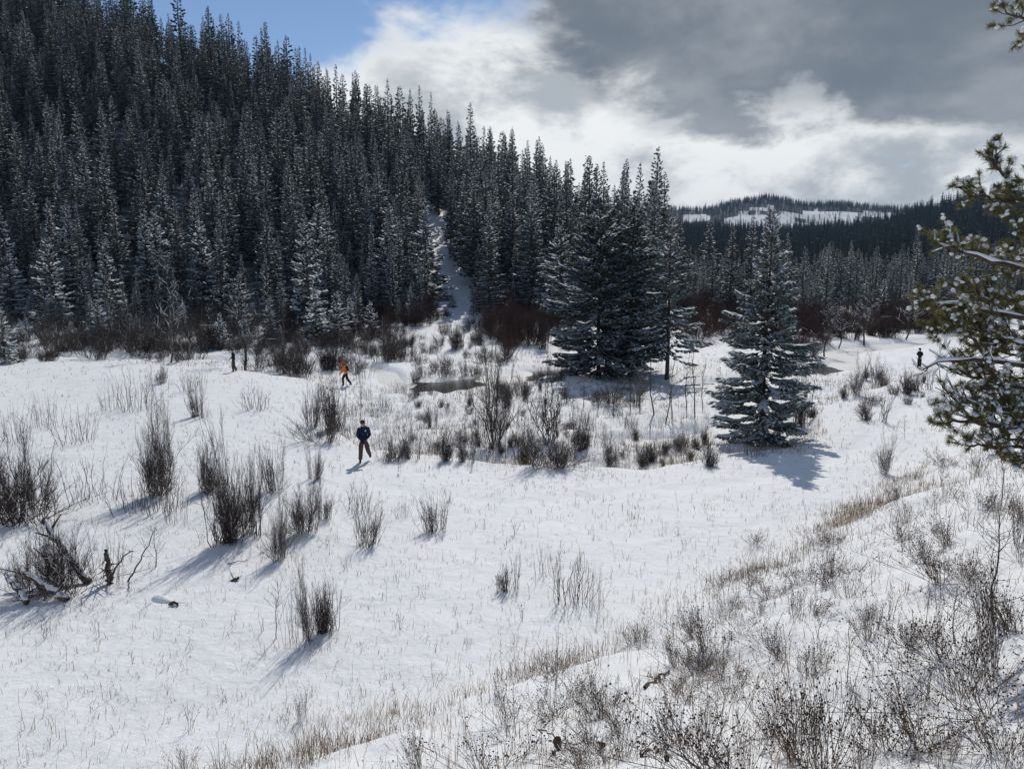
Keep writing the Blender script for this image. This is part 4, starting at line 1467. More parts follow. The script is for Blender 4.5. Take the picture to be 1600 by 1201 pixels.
# --- low shrubs on the near slope
SLOPE = [
    ('C', 1500, 1095, 920, 210, 'large spreading twiggy clump on the slope at the right picture edge'),
    ('C', 1560, 1060, 900, 150, 'twiggy clump right beside the large spreading one at the picture edge'),
    ('C', 1290, 1205, 1040, 200, 'big budded shrub at the bottom of the picture, widest one'),
    ('C', 1345, 1215, 1060, 130, 'budded shrub at the bottom, joined to the right of the widest one'),
    ('C', 1165, 1205, 1075, 100, 'budded shrub at the bottom, left of the widest one'),
    ('C', 1105, 1150, 1080, 90, 'small budded shrub up and left of the bottom row'),
    ('C', 1580, 1215, 1090, 130, 'budded shrub in the bottom right corner'),
    ('C', 1480, 1200, 1110, 90, 'small budded shrub near the bottom right corner'),
    ('C', 1110, 1015, 935, 110, 'dark twiggy clump on the slope edge, centre right'),
    ('C', 1160, 990, 940, 80, 'twiggy clump joined to the dark one on the slope edge'),
    ('C', 1060, 1040, 985, 80, 'low clump left of the dark one on the slope edge'),
    ('C', 1280, 920, 850, 70, 'twiggy clump at the slope edge below the open snow'),
    ('C', 1300, 900, 845, 60, 'second twiggy clump at the slope edge below the open snow'),
    ('C', 1360, 1000, 935, 90, 'twiggy clump in mid slope under the thin sapling'),
    ('C', 1240, 960, 900, 80, 'loose twigs at the slope edge left of mid slope'),
    ('C', 1450, 870, 820, 80, 'bent brown clump on the slope below the trail shrub'),
    ('C', 1480, 780, 725, 70, 'leaning brown twigs on the slope under the pine bough'),
    ('C', 1420, 815, 765, 60, 'small leaning twigs on the slope edge beside open snow'),
    ('C', 1530, 740, 690, 70, 'brown twigs in the snow right under the lowest pine bough'),
    ('C', 1560, 800, 735, 90, 'dense brown twigs below the pine at the picture edge'),
    ('C', 1590, 850, 760, 100, 'dense brown clump at the picture edge under the pine'),
    ('C', 790, 1130, 1060, 90, 'rusty twig clump along the slope foot, bottom centre'),
    ('C', 840, 1120, 1070, 70, 'second rusty twig clump along the slope foot, bottom centre'),
    ('C', 900, 1100, 1045, 80, 'brown twig clump on the slope foot above the dead leaves'),
    ('C', 660, 1205, 1130, 110, 'grey twig clump at the bottom edge, left of centre'),
    ('C', 290, 1200, 1150, 60, 'twig clump at the bottom edge in the near left snow'),
    ('C', 470, 1120, 1065, 50, 'small twig tuft in the near left snow'),
]
for a in SLOPE:
    shrub(*a)
k = 0
while k < 84:
    px = rt.uniform(640, 1620); b_ = rt.uniform(690, 1215)
    x, y, z, d = ground_at(px, b_)
    s = float(bank_s(np.array([x]), np.array([y]))[0])
    if s < rt.normal(0.2, 0.5) or d > 40:
        continue
    nearedge = math.exp(-(s - 0.6) ** 2 / 0.8)
    if rt.uniform() > 0.35 + 0.65 * nearedge:
        continue
    shrub_xy('C', x, y, rt.uniform(0.22, 0.55), rt.uniform(0.8, 1.4), 'low brown twiggy shrub poking through the snow of the near slope', 'low twiggy shrubs on the near slope')
    k += 1
k = 0
while k < 70:
    px = rt.uniform(0, 1500); b_ = rt.uniform(760, 1200)
    x, y, z, d = ground_at(px, b_)
    shrub_xy('W', x, y, rt.uniform(0.16, 0.45), rt.uniform(0.8, 1.5), 'thin dry weed stalk standing in the open snow', 'dry weed stalks in the snow')
    k += 1

# ------------------------------------------------------------------ dry grass poking through the snow
def build_grass():
    rg = np.random.default_rng(4)
    n = 420000
    r = np.exp(rg.uniform(math.log(4.5), math.log(75), n)); a = np.radians(rg.uniform(-44, 44, n))
    x = r * np.sin(a); y = r * np.cos(a)
    s = bank_s(x, y)
    patch = vnoise(x, y, 3.2, 51) + 0.6 * vnoise(x, y, 1.1, 52)
    edge = np.exp(-((s - 0.3) / 0.9) ** 2)
    foot = np.exp(-((s + 2.2) / 2.2) ** 2)
    bank = sst(s, 0.5, 1.5)
    dens = 0.045 + 0.08 * sst(patch, 0.1, 0.6) + 0.85 * edge * (0.08 + sst(patch, -0.05, 0.5)) + 0.06 * foot * sst(patch, -0.1, 0.5) - 0.008 * bank
    fl = (y > np.interp(x, EDGE[:, 0], EDGE[:, 1]) - 0.5)
    dens = np.where(fl, 0.16 + 0.35 * sst(patch, 0, 0.5), dens)
    dens = dens * np.where(fl, 1, sst(r, 0, 24) * 0.9 + 0.04)
    hz, t = hill_z(x, y)
    k = (rg.uniform(0, 1, n) < dens) & (poly_dist(x, y, CREEK) > 2.4) & (poly_dist(x, y, POND) > 1.2) & (poly_dist(x, y, PATH) > 0.3) & (hz < 2)
    x, y, s, r, fl = x[k], y[k], s[k], r[k], fl[k]
    # each seed point is a tuft of a few blades
    nb = rg.integers(1, 5, len(x))
    i = np.repeat(np.arange(len(x)), nb)
    m = len(i)
    x = x[i] + rg.normal(0, 0.05, m); y = y[i] + rg.normal(0, 0.05, m)
    s = s[i]; r = r[i]; fl = fl[i]
    z = terrain(x, y) - 0.02
    L = rg.gamma(2.2, 0.062, m).clip(0.03, 0.55) * (1 + 0.7 * sst(s, -0.8, 0.4)) * np.where(fl, 1.6, 1.0)
    w = (0.0020 + 0.00011 * r) * rg.uniform(0.7, 1.4, m)
    az = rg.uniform(0, 6.283, m); lean = rg.gamma(1.6, 0.36, m).clip(0, 1.7)
    d0 = np.stack([np.cos(az) * np.sin(lean * 0.4), np.sin(az) * np.sin(lean * 0.4), np.cos(lean * 0.4)], -1)
    d1 = np.stack([np.cos(az) * np.sin(lean * 1.5), np.sin(az) * np.sin(lean * 1.5), np.cos(lean * 1.5)], -1)
    fa = rg.uniform(0, 6.283, m)
    sd = np.stack([np.cos(fa), np.sin(fa), np.zeros(m)], -1) * w[:, None]
    B = np.stack([x, y, z], -1)
    Mi = B + d0 * (L * 0.55)[:, None]
    T = Mi + d1 * (L * 0.45)[:, None]
    V = np.stack([B - sd, B + sd, Mi - sd * 0.8, Mi + sd * 0.8, T], 1).reshape(-1, 3)
    q = np.arange(m)[:, None] * 5
    o = link('dry_grass', mesh_np('dry_grass', V, [q + np.array([[0, 1, 3, 2]]), q + np.array([[2, 3, 4]])], [M['straw']]))
    tag(o, 'dry straw-coloured grass blades sticking out of the snow', 'grass', kind='stuff')
    return m


build_grass()

# ------------------------------------------------------------------ people
def skin_mesh(name, verts, edges, mats, root=0, sub=2, smooth=True):
    """verts: list of (x,y,z,r) or (x,y,z,rx,ry)"""
    me = bpy.data.meshes.new(name + '_sk')
    me.from_pydata([v[:3] for v in verts], edges, [])
    o = bpy.data.objects.new(name + '_sk', me)
    COL.objects.link(o)
    md = o.modifiers.new('skin', 'SKIN')
    md.use_smooth_shade = smooth
    md.branch_smoothing = 0.6
    if not me.skin_vertices:
        with bpy.context.temp_override(object=o, active_object=o, selected_objects=[o]):
            bpy.ops.mesh.customdata_skin_add()
    for i, v in enumerate(verts):
        sv = me.skin_vertices[0].data[i]
        sv.radius = (v[3], v[4] if len(v) > 4 else v[3])
        sv.use_root = (i == root)
    ss = o.modifiers.new('sub', 'SUBSURF')
    ss.levels = sub; ss.render_levels = sub
    dg = bpy.context.evaluated_depsgraph_get()
    out = bpy.data.meshes.new_from_object(o.evaluated_get(dg))
    out.name = name
    out.materials.clear()
    for m in mats:
        out.materials.append(m)
    bpy.data.objects.remove(o)
    return out


def col_mat(name, col, rough=0.8, var=0.15):
    return mat(name, col, rough, var, 14.0)


M['skin'] = col_mat('skin', (0.50, 0.30, 0.22), 0.6)
M['navy'] = col_mat('navy_jacket_cloth', (0.014, 0.022, 0.055))
M['cap'] = col_mat('dark_red_cap', (0.13, 0.022, 0.025))
M['brown_trousers'] = col_mat('brown_trousers', (0.085, 0.062, 0.046))
M['black'] = col_mat('black_cloth', (0.014, 0.015, 0.017))
M['boot'] = col_mat('dark_boots', (0.028, 0.024, 0.022))
M['orange'] = col_mat('orange_jacket', (0.85, 0.21, 0.02))
M['redhat'] = col_mat('red_hat', (0.62, 0.045, 0.028))
M['white_patch'] = col_mat('white_patch', (0.75, 0.75, 0.75))
M['beard'] = col_mat('grey_beard', (0.42, 0.38, 0.35))
M['eye'] = col_mat('eye', (0.03, 0.02, 0.02), 0.3)


def lerp(a, b, t):
    return tuple(a[i] + (b[i] - a[i]) * t for i in range(3))


def blob(c, r, yaw=0.0, sub=2):
    V, F = ICO2 if sub == 2 else ICO1
    V = V * np.array(r)
    cs, sn = math.cos(yaw), math.sin(yaw)
    V = np.stack([V[:, 0] * cs - V[:, 1] * sn, V[:, 0] * sn + V[:, 1] * cs, V[:, 2]], -1)
    return V + np.array(c), F


def make_person(loc, yaw, label, J, jacket, trousers, hat, glove=None, beard=False, hood=False, patch=False, hair=None):
    """J: joints in metres, facing -Y; keys pelvis chest neck head, then for s in LR: hip knee ankle toe shoulder elbow wrist hand"""
    root = link('person', None, None, loc, yaw)
    tag(root, label, 'person')
    # --- one continuous body
    V, E = [], []

    def v(p, r, r2=None):
        V.append(tuple(p) + ((r,) if r2 is None else (r, r2)))
        return len(V) - 1

    def e(a, b):
        E.append((a, b))
    pel = v(J['pelvis'], .13, .10)
    waist = v(lerp(J['pelvis'], J['chest'], .5), .125, .095); e(pel, waist)
    ch = v(J['chest'], .11, .085); e(waist, ch)
    nk = v(J['neck'], .055); e(ch, nk)
    hd0 = v(lerp(J['neck'], J['head'], .55), .068, .08); e(nk, hd0)
    hd = v(J['head'], .078, .098); e(hd0, hd)
    hd1 = v(tuple(np.array(J['head']) + (np.array(J['head']) - np.array(J['neck'])) * .55), .062, .075); e(hd, hd1)
    f = np.array(J.get('face', (0, -1, 0)), float)
    nose0 = v(tuple(np.array(J['head']) + f * .095 + np.array((0, 0, -.015))), .014); e(hd, nose0)
    for s in 'LR':
        hip = v(J['hip' + s], .092); e(pel, hip)
        kn = v(J['knee' + s], .056); e(hip, kn)
        calf = v(lerp(J['knee' + s], J['ankle' + s], .35), .054); e(kn, calf)
        an = v(J['ankle' + s], .036); e(calf, an)
        to = v(J['toe' + s], .032); e(an, to)
        sh = v(J['shoulder' + s], .045); e(ch, sh)
        el = v(J['elbow' + s], .043); e(sh, el)
        wr = v(J['wrist' + s], .028); e(el, wr)
        hand = np.array(J['hand' + s], float)
        pm = v(hand, .036, .02); e(wr, pm)
        d = hand - np.array(J['wrist' + s]); d /= np.linalg.norm(d)
        sd = np.cross(d, np.array((0, 0, 1.0)))
        if np.linalg.norm(sd) < .2:
            sd = np.cross(d, np.array((0, 1.0, 0)))
        sd /= np.linalg.norm(sd)
        cu = np.cross(sd, d)
        for q, (o_, ln) in enumerate(((-.030, .062), (-.010, .075), (.011, .070), (.030, .055))):
            a = v(tuple(hand + d * .045 + sd * o_), .010); e(pm, a)
            b2 = v(tuple(hand + d * (.045 + ln * .55) + sd * o_ * 1.05 - cu * .012), .009); e(a, b2)
            c2 = v(tuple(hand + d * (.045 + ln * .85) + sd * o_ * 1.05 - cu * .035), .008); e(b2, c2)
        th = v(tuple(hand - sd * .048 + d * .012), .011); e(pm, th)
        th2 = v(tuple(hand - sd * .060 + d * .048 - cu * .012), .009); e(th, th2)
    me = skin_mesh('body', V, E, [M['skin'], M[glove] if glove else M['skin']], pel)
    body = link('body', me, root)
    if glove:
        hs = [np.array(J['hand' + s]) for s in 'LR']
        for p in me.polygons:
            c = np.array(p.center)
            if min(np.linalg.norm(c - h) for h in hs) < .16:
                p.material_index = 1
    # --- jacket
    V, E = [], []
    low = lerp(J['pelvis'], J['chest'], -.12)
    a0 = v(low, .185, .140)
    a1 = v(lerp(J['pelvis'], J['chest'], .35), .178, .142); e(a0, a1)
    a2 = v(J['chest'], .198, .150); e(a1, a2)
    a3 = v(lerp(J['chest'], J['neck'], .78), .098, .095); e(a2, a3)
    a4 = v(lerp(J['chest'], J['neck'], 1.06), .078, .082); e(a3, a4)
    for s in 'LR':
        sh = v(J['shoulder' + s], .105); e(a2, sh)
        m1 = v(lerp(J['shoulder' + s], J['elbow' + s], .5), .078); e(sh, m1)
        el = v(J['elbow' + s], .068); e(m1, el)
        m2 = v(lerp(J['elbow' + s], J['wrist' + s], .55), .060); e(el, m2)
        wr = v(lerp(J['elbow' + s], J['wrist' + s], .98), .046); e(m2, wr)
    link('jacket', skin_mesh('jacket', V, E, [M[jacket]], a1), root)
    # --- trousers
    V, E = [], []
    a0 = v(lerp(J['pelvis'], J['chest'], .12), .160, .125)
    a1 = v(J['pelvis'], .165, .130); e(a0, a1)
    for s in 'LR':
        hip = v(J['hip' + s], .124); e(a1, hip)
        m1 = v(lerp(J['hip' + s], J['knee' + s], .5), .108); e(hip, m1)
        kn = v(J['knee' + s], .092); e(m1, kn)
        m2 = v(lerp(J['knee' + s], J['ankle' + s], .5), .086); e(kn, m2)
        an = v(lerp(J['knee' + s], J['ankle' + s], .93), .084); e(m2, an)
    link('trousers', skin_mesh('trousers', V, E, [M[trousers]], a1), root)
    # --- boots
    for s in 'LR':
        an = np.array(J['ankle' + s]); to = np.array(J['toe' + s])
        heel = an + (an - to) * .25; heel[2] = to[2] if abs(an[2] - to[2]) < .14 else an[2] - .08
        me = skin_mesh('boot', [tuple(an + np.array((0, 0, .10))) + (.056,), tuple(an) + (.056,), tuple(to) + (.046, .038), tuple(heel) + (.046,)], [(0, 1), (1, 2), (1, 3)], [M['boot']], 1)
        link('boot', me, root)
    # --- head parts
    hc = np.array(J['head'], float)
    hup = hc - np.array(J['neck']); hup /= np.linalg.norm(hup)
    sdv = np.cross(f, hup)
    g = Geo()
    for k in (-1, 1):
        Vv, Ff = blob(hc + f * .084 + sdv * .034 * k + hup * .012, (.011, .011, .008), 0, 1)
        g.add(Vv, Ff)
    link('eyes', g.mesh('eyes', [M['eye']], True), root)
    g = Geo()
    Vv, Ff = blob(hc + f * .088 - hup * .052, (.024, .012, .006), math.atan2(f[0], -f[1]), 1)
    g.add(Vv, Ff)
    link('mouth', g.mesh('mouth', [M['cap']], True), root)
    g = Geo()
    for k in (-1, 1):
        Vv, Ff = blob(hc + sdv * .082 * k - hup * .005, (.012, .018, .03), 0, 1)
        g.add(Vv, Ff)
    link('ears', g.mesh('ears', [M['skin']], True), root)
    hyaw = math.atan2(f[0], -f[1])
    if beard:
        g = Geo()
        Vv, Ff = blob(hc + f * .055 - hup * .078, (.066, .048, .052), hyaw)
        g.add(Vv, Ff)
        link('beard', g.mesh('beard', [M['beard']], True), root)
    g = Geo()
    Vv, Ff = blob(hc + hup * .015 - f * .018, (.089, .100, .105), hyaw)
    keep = ((Vv - hc) @ f < .045)[Ff].all(1)
    g.add(Vv, Ff[keep])
    link('hair', g.mesh('hair', [M[hair or 'beard']], True), root)
    # --- hat
    g = Geo()
    Vv, Ff = blob(hc + hup * .055, (.102, .118, .095), hyaw)
    keep = ((Vv - hc) @ hup > .028)[Ff].all(1)
    g.add(Vv, Ff[keep])
    if hood:
        Vv, Ff = blob(hc - f * .035 - hup * .04, (.128, .125, .15), hyaw)
        keep = ((Vv - hc) @ f < .035)[Ff].all(1)
        g.add(Vv, Ff[keep])
    else:
        Vv, Ff = blob(hc + hup * .045 + f * .125, (.075, .07, .010), hyaw)
        g.add(Vv, Ff)
        Vv, Ff = blob(hc + hup * .035, (.106, .122, .018), hyaw)
        g.add(Vv, Ff)
    link('hat', g.mesh('hat', [M[hat]], True), root)
    if patch:
        c = np.array(J['chest']) + np.array((.075, -.158, .03))
        g = Geo()
        Vv, Ff = blob(c + np.array((0, 0, .02)), (.026, .012, .026), 0, 2); g.add(Vv, Ff)
        Vv, Ff = blob(c + np.array((0, 0, -.018)), (.032, .012, .010), 0, 1); g.add(Vv, Ff)
        link('chest_emblem', g.mesh('chest_emblem', [M['white_patch']], True), root)
    return root


def face_yaw(x, y):
    """yaw that turns a figure built facing -Y towards the viewpoint"""
    return math.atan2(-(0 - x), (0 - y) * -1) * -1


# man in navy: walking towards the viewpoint, trailing foot lifted, hands together low in front
x, y, z, d = ground_at(569, 722)
JN = dict(pelvis=(0, 0, .93), chest=(.01, -.05, 1.28), neck=(0, -.08, 1.48), head=(-.012, -.115, 1.60), face=(-.12, -.98, -.12),
          hipL=(.095, 0, .90), kneeL=(.15, .00, .52), ankleL=(.235, .34, .24), toeL=(.25, .27, .12),
          hipR=(-.095, 0, .90), kneeR=(-.115, -.10, .50), ankleR=(-.15, -.05, .09), toeR=(-.155, -.22, .04),
          shoulderL=(.185, -.05, 1.41), elbowL=(.235, -.10, 1.12), wristL=(.06, -.27, .97), handL=(-.01, -.30, .93),
          shoulderR=(-.175, -.06, 1.40), elbowR=(-.215, -.10, 1.11), wristR=(-.08, -.28, .95), handR=(-.035, -.31, .90))
make_person((x, y, z - .02), math.atan2(-x, y) * 1.0, 'person in navy jacket and dark red cap walking up the snow, hands together', JN, 'navy', 'brown_trousers', 'cap', glove='black', beard=True, patch=True)

# walker in orange: side view, stepping left, leaning forward
x, y, z, d = ground_at(541, 603)
JO = dict(pelvis=(0, 0, .95), chest=(-.01, -.13, 1.30), neck=(0, -.20, 1.48), head=(0, -.255, 1.595), face=(0, -.95, -.30),
          hipL=(.09, 0, .92), kneeL=(.10, -.22, .56), ankleL=(.09, -.18, .12), toeL=(.09, -.34, .06),
          hipR=(-.09, 0, .92), kneeR=(-.10, .08, .50), ankleR=(-.09, .33, .17), toeR=(-.09, .24, .05),
          shoulderL=(.18, -.13, 1.42), elbowL=(.22, -.12, 1.14), wristL=(.19, -.30, .97), handL=(.18, -.35, .90),
          shoulderR=(-.18, -.13, 1.42), elbowR=(-.22, -.16, 1.14), wristR=(-.20, -.36, 1.00), handR=(-.19, -.42, .94))
yaw_o = math.radians(-82)
po = make_person((x, y, z - .02), yaw_o, 'person in bright orange jacket and red hat striding to the left', JO, 'orange', 'black', 'redhat', glove='black', hood=True, hair='redhat')
# backpack worn by the walker in orange
def backpack(px_, py_, pz_, yaw):
    root = link('backpack', None, None, (px_, py_, pz_), yaw)
    tag(root, 'black backpack on the back of the person in orange', 'backpack')
    me = skin_mesh('pack_body', [(0, .11, 1.04, .13, .11), (0, .09, 1.24, .145, .12), (0, .03, 1.43, .12, .10)], [(0, 1), (1, 2)], [M['black']], 1)
    link('pack_body', me, root)
    me = skin_mesh('pocket', [(0, .20, 1.08, .09, .05), (0, .19, 1.22, .09, .05)], [(0, 1)], [M['boot']], 0)
    link('pocket', me, root)
    for s in (-1, 1):
        P = [(s * .10, -.02, 1.47), (s * .125, -.17, 1.50), (s * .13, -.27, 1.36), (s * .14, -.20, 1.18), (s * .13, .02, 1.06)]
        V, F = pipe(P, .018, 5)
        g = Geo(); g.add(V, F)
        link('strap', g.mesh('strap', [M['black']], True), root)


backpack(x, y, z - .02, yaw_o)

# half-hidden walker in dark clothes among saplings at the left
x, y, z, d = ground_at(366, 581)
JD = dict(pelvis=(0, 0, .95), chest=(0, -.02, 1.31), neck=(0, -.04, 1.51), head=(0, -.06, 1.635), face=(0, -1, -.05),
          hipL=(.09, 0, .92), kneeL=(.10, -.12, .52), ankleL=(.10, -.06, .10), toeL=(.10, -.23, .05),
          hipR=(-.09, 0, .92), kneeR=(-.10, .02, .51), ankleR=(-.10, .18, .13), toeR=(-.10, .06, .06),
          shoulderL=(.19, -.02, 1.43), elbowL=(.23, .03, 1.15), wristL=(.21, -.12, .95), handL=(.205, -.15, .88),
          shoulderR=(-.19, -.02, 1.43), elbowR=(-.23, -.04, 1.15), wristR=(-.20, -.20, .98), handR=(-.19, -.26, .92))
make_person((x, y, z - .02), math.radians(-60), 'person in black jacket and brown trousers half hidden among saplings', JD, 'black', 'brown_trousers', 'black', glove='black', hair='black')

# standing dark figure beyond the pine boughs, looking left
x, y, z, d = ground_at(1436, 576)
JS = dict(JD)
JS.update(kneeR=(-.10, -.02, .51), ankleR=(-.10, .02, .10), toeR=(-.10, -.15, .05), kneeL=(.10, -.03, .51), ankleL=(.10, .01, .10), toeL=(.10, -.16, .05),
          elbowL=(.24, .02, 1.17), wristL=(.14, -.22, 1.25), handL=(.10, -.27, 1.30), elbowR=(-.24, .02, 1.17), wristR=(-.14, -.22, 1.25), handR=(-.10, -.27, 1.30))
make_person((x, y, z - .02), math.radians(-70), 'person in all black standing by dark brush near the pine boughs', JS, 'black', 'black', 'black', glove='black', hair='black')

# ------------------------------------------------------------------ the pine at the right edge
def at_depth(px, py, dep):
    return CAM + ray_dir(px + 12, py) * dep


def needle_tufts(g, C, D, rng, n=70, ln=0.06, w=0.0024, m=0):
    """needle bundles at points C pointing along D"""
    k = len(C)
    i = np.repeat(np.arange(k), n)
    N = len(i)
    d = norm(D[i] * rng.uniform(0.1, 1.0, N)[:, None] + rng.normal(0, 0.55, (N, 3)))
    s = norm(np.cross(d, rng.normal(0, 1, (N, 3))))
    B = C[i] - D[i] * rng.uniform(0, 0.05, N)[:, None]
    L = ln * rng.uniform(0.7, 1.2, N)
    T = B + d * L[:, None]
    V = np.stack([B - s * w, B + s * w, T + s * w * 0.5, T - s * w * 0.5], 1).reshape(-1, 3)
    q = np.arange(N)[:, None] * 4
    g.add(V, q + np.array([[0, 1, 2, 3]]), m)


def snow_blobs(g, C, r, rng, flat=0.6, m=0):
    V0, F0 = ICO1
    for c, rr in zip(C, r):
        V = V0 * (rr * rng.uniform(0.8, 1.2, 3)) * np.array([1, 1, flat])
        V = V + rng.normal(0, 0.13 * rr, V.shape)
        g.add(V + c, F0, m)


def build_pine():
    rng = np.random.default_rng(17)
    bx, by = 7.75, 9.3
    bz = tz(bx, by)
    root = link('pine_tree', None, None, (bx, by, bz))
    tag(root, 'pine with snow-capped needle tufts reaching in from the right edge', 'pine tree')
    O = np.array((bx, by, bz))
    top = 7.2
    tz_ = np.array([-0.3, 0, 0.4, 2.5, 5.0, top])
    tx = np.array([0.0, 0, 0.02, 0.08, 0.05, 0.0])
    V, F = pipe(np.stack([tx, tx * 0.5, tz_], -1), np.array([.17, .15, .125, .10, .06, .015]), 9)
    g = Geo(); g.add(V, F)
    link('trunk', g.mesh('pine_trunk', [M['pine_bark']], True), root)

    # each bough: tip pixel, tip depth, rise of the joint on the trunk below/above the tip, density, needles, snow
    B = [
        dict(t=(1556, 8, 8.3), z0=6.0, n=12, tuft=1.0, mid=(1640, 45, 8.6)),
        dict(t=(1582, 72, 8.5), z0=5.6, n=9, tuft=1.0, mid=(1650, 60, 8.8)),
        dict(t=(1556, 232, 8.4), z0=4.2, n=14, tuft=1.0, mid=(1590, 285, 8.5)),
        dict(t=(1503, 303, 8.3), z0=3.9, n=20, tuft=1.0, mid=(1590, 318, 8.5)),
        dict(t=(1570, 350, 8.2), z0=3.5, n=10, tuft=0.9, mid=(1640, 372, 8.5)),
        dict(t=(1450, 378, 8.2), z0=3.1, n=22, tuft=1.0, mid=(1560, 412, 8.4), snow=1),
        dict(t=(1437, 474, 8.3), z0=2.6, n=22, tuft=1.0, mid=(1530, 488, 8.5), snow=1),
        dict(t=(1492, 455, 8.6), z0=2.7, n=18, tuft=1.0, mid=(1585, 470, 8.8)),
        dict(t=(1446, 534, 8.3), z0=2.0, n=16, tuft=1.0, mid=(1500, 520, 8.4), start=(1560, 640, 8.5)),
        dict(t=(1480, 505, 8.7), z0=2.2, n=24, tuft=1.0, mid=(1570, 530, 8.9)),
        dict(t=(1520, 545, 8.9), z0=2.0, n=22, tuft=1.0, mid=(1600, 560, 9.0)),
        dict(t=(1432, 579, 8.0), z0=1.9, n=14, tuft=0.12, mid=(1560, 566, 8.3), snow=1),
        dict(t=(1462, 603, 8.2), z0=1.7, n=22, tuft=0.25, mid=(1560, 640, 8.4), snow=1),
        dict(t=(1490, 640, 8.1), z0=1.5, n=20, tuft=0.3, mid=(1570, 668, 8.3), snow=1),
        dict(t=(1457, 664, 7.9), z0=1.3, n=16, tuft=0.9, mid=(1550, 662, 8.2)),
        dict(t=(1530, 600, 8.6), z0=1.8, n=22, tuft=0.7, mid=(1600, 620, 8.8), snow=1),
        dict(t=(1545, 690, 8.2), z0=1.1, n=18, tuft=0.8, mid=(1610, 690, 8.4)),
        dict(t=(1560, 640, 8.8), z0=1.5, n=20, tuft=0.6, mid=(1620, 650, 9.0), snow=1),
        dict(t=(1520, 395, 8.9), z0=3.3, n=14, tuft=0.9, mid=(1600, 400, 9.0)),
        dict(t=(1500, 575, 8.9), z0=1.9, n=22, tuft=0.7, mid=(1580, 590, 9.0)),
        dict(t=(1475, 560, 8.6), z0=1.9, n=20, tuft=0.5, mid=(1560, 600, 8.8)),
        dict(t=(1510, 622, 8.4), z0=1.5, n=22, tuft=0.4, mid=(1580, 650, 8.6), snow=1),
        dict(t=(1500, 700, 8.3), z0=1.0, n=20, tuft=0.5, mid=(1580, 700, 8.5)),
        dict(t=(1570, 720, 8.4), z0=0.9, n=20, tuft=0.6, mid=(1620, 720, 8.6)),
        dict(t=(1545, 480, 9.0), z0=2.4, n=22, tuft=1.0, mid=(1610, 500, 9.1)),
        dict(t=(1530, 510, 8.5), z0=2.2, n=22, tuft=0.9, mid=(1600, 540, 8.7), snow=1),
        # boughs on the far and off-picture sides, so the tree is whole
        dict(w=(1.6, 0.6, 3.0), n=18, tuft=1.0, z0=2.6), dict(w=(0.5, 1.9, 2.6), n=18, tuft=1.0, z0=2.2), dict(w=(1.3, -1.0, 3.6), n=18, tuft=1.0, z0=3.2),
        dict(w=(0.9, 1.1, 4.8), n=14, tuft=1.0, z0=4.4), dict(w=(1.0, -0.4, 5.6), n=12, tuft=1.0, z0=5.2), dict(w=(-0.2, 0.7, 6.2), n=12, tuft=1.0, z0=5.8),
        dict(w=(0.2, 0.1, 7.5), n=10, tuft=1.0, z0=6.9), dict(w=(1.7, 1.2, 1.6), n=18, tuft=0.8, z0=1.4), dict(w=(-0.5, 1.6, 1.5), n=18, tuft=0.7, z0=1.5), dict(w=(-0.9, 1.2, 3.4), n=16, tuft=1.0, z0=3.0),
    ]
    for b in B:
        tip = (at_depth(*b['t']) - O) if 't' in b else np.array(b['w'], float)
        st = np.array([np.interp(b['z0'], tz_, tx), 0, b['z0']])
        if 'start' in b:
            st = at_depth(*b['start']) - O
        if 'mid' in b:
            mid = at_depth(*b['mid']) - O
        else:
            mid = (st + tip) / 2 + np.array([0, 0, -0.12])
        b['n'] = int(b['n'] * 1.15)
        # smooth curve through start, mid, tip
        tt = np.linspace(0, 1, 15)[:, None]
        ctrl = 2 * mid - 0.5 * (st + tip)
        C = (1 - tt) ** 2 * st + 2 * tt * (1 - tt) * ctrl + tt ** 2 * tip
        C = C + rng.normal(0, 0.014, C.shape) * np.minimum(1, np.linspace(0, 3, 15))[:, None]
        L = np.linalg.norm(np.diff(C, axis=0), axis=1).sum()
        rad = np.linspace(0.010 + 0.008 * L, 0.006, 15)
        wood, ned, sno = Geo(), Geo(), Geo()
        V, F = pipe(C, rad, 6); wood.add(V, F)
        tips, tdir = [C[-1]], [norm(C[-1] - C[-2])]
        S0, S1, R0, R1 = [], [], [], []
        for k in range(b['n']):
            t = rng.uniform(0.30, 0.98)
            i = min(13, int(t * 14)); p = C[i] + (C[i + 1] - C[i]) * (t * 14 - i)
            ax = norm(C[i + 1] - C[i])
            sd = norm(np.cross(ax, rng.normal(0, 1, 3)) + np.array([0, 0, 0.35]))
            d = norm(ax * rng.uniform(0.5, 1.0) + sd * rng.uniform(0.4, 0.9))
            l = rng.uniform(0.10, 0.42) * (1.15 - 0.7 * t)
            q1 = p + d * l * 0.5
            d2 = norm(d + np.array([0, 0, 0.45]) + rng.normal(0, 0.15, 3))
            q2 = q1 + d2 * l * 0.5
            S0 += [p, q1]; S1 += [q1, q2]; R0 += [0.007, 0.0055]; R1 += [0.0055, 0.0045]
            tips.append(q2); tdir.append(d2)
            for s in range(2):
                d3 = norm(d2 + rng.normal(0, 0.55, 3) + np.array([0, 0, 0.2]))
                q3 = q1 + (q2 - q1) * rng.uniform(0.1, 0.9)
                q4 = q3 + d3 * rng.uniform(0.05, 0.15)
                S0.append(q3); S1.append(q4); R0.append(0.005); R1.append(0.004)
                tips.append(q4); tdir.append(d3)
        S0, S1 = np.array(S0), np.array(S1)
        V, F = tubes(S0, S1, np.array(R0), np.array(R1), 4); wood.add(V, F)
        tips, tdir = np.array(tips), np.array(tdir)
        kk = rng.uniform(0, 1, len(tips)) < b['tuft']
        kk[0] = b['tuft'] > 0.3
        bo = link('bough', wood.mesh('bough', [M['pine_bark']], True), root)
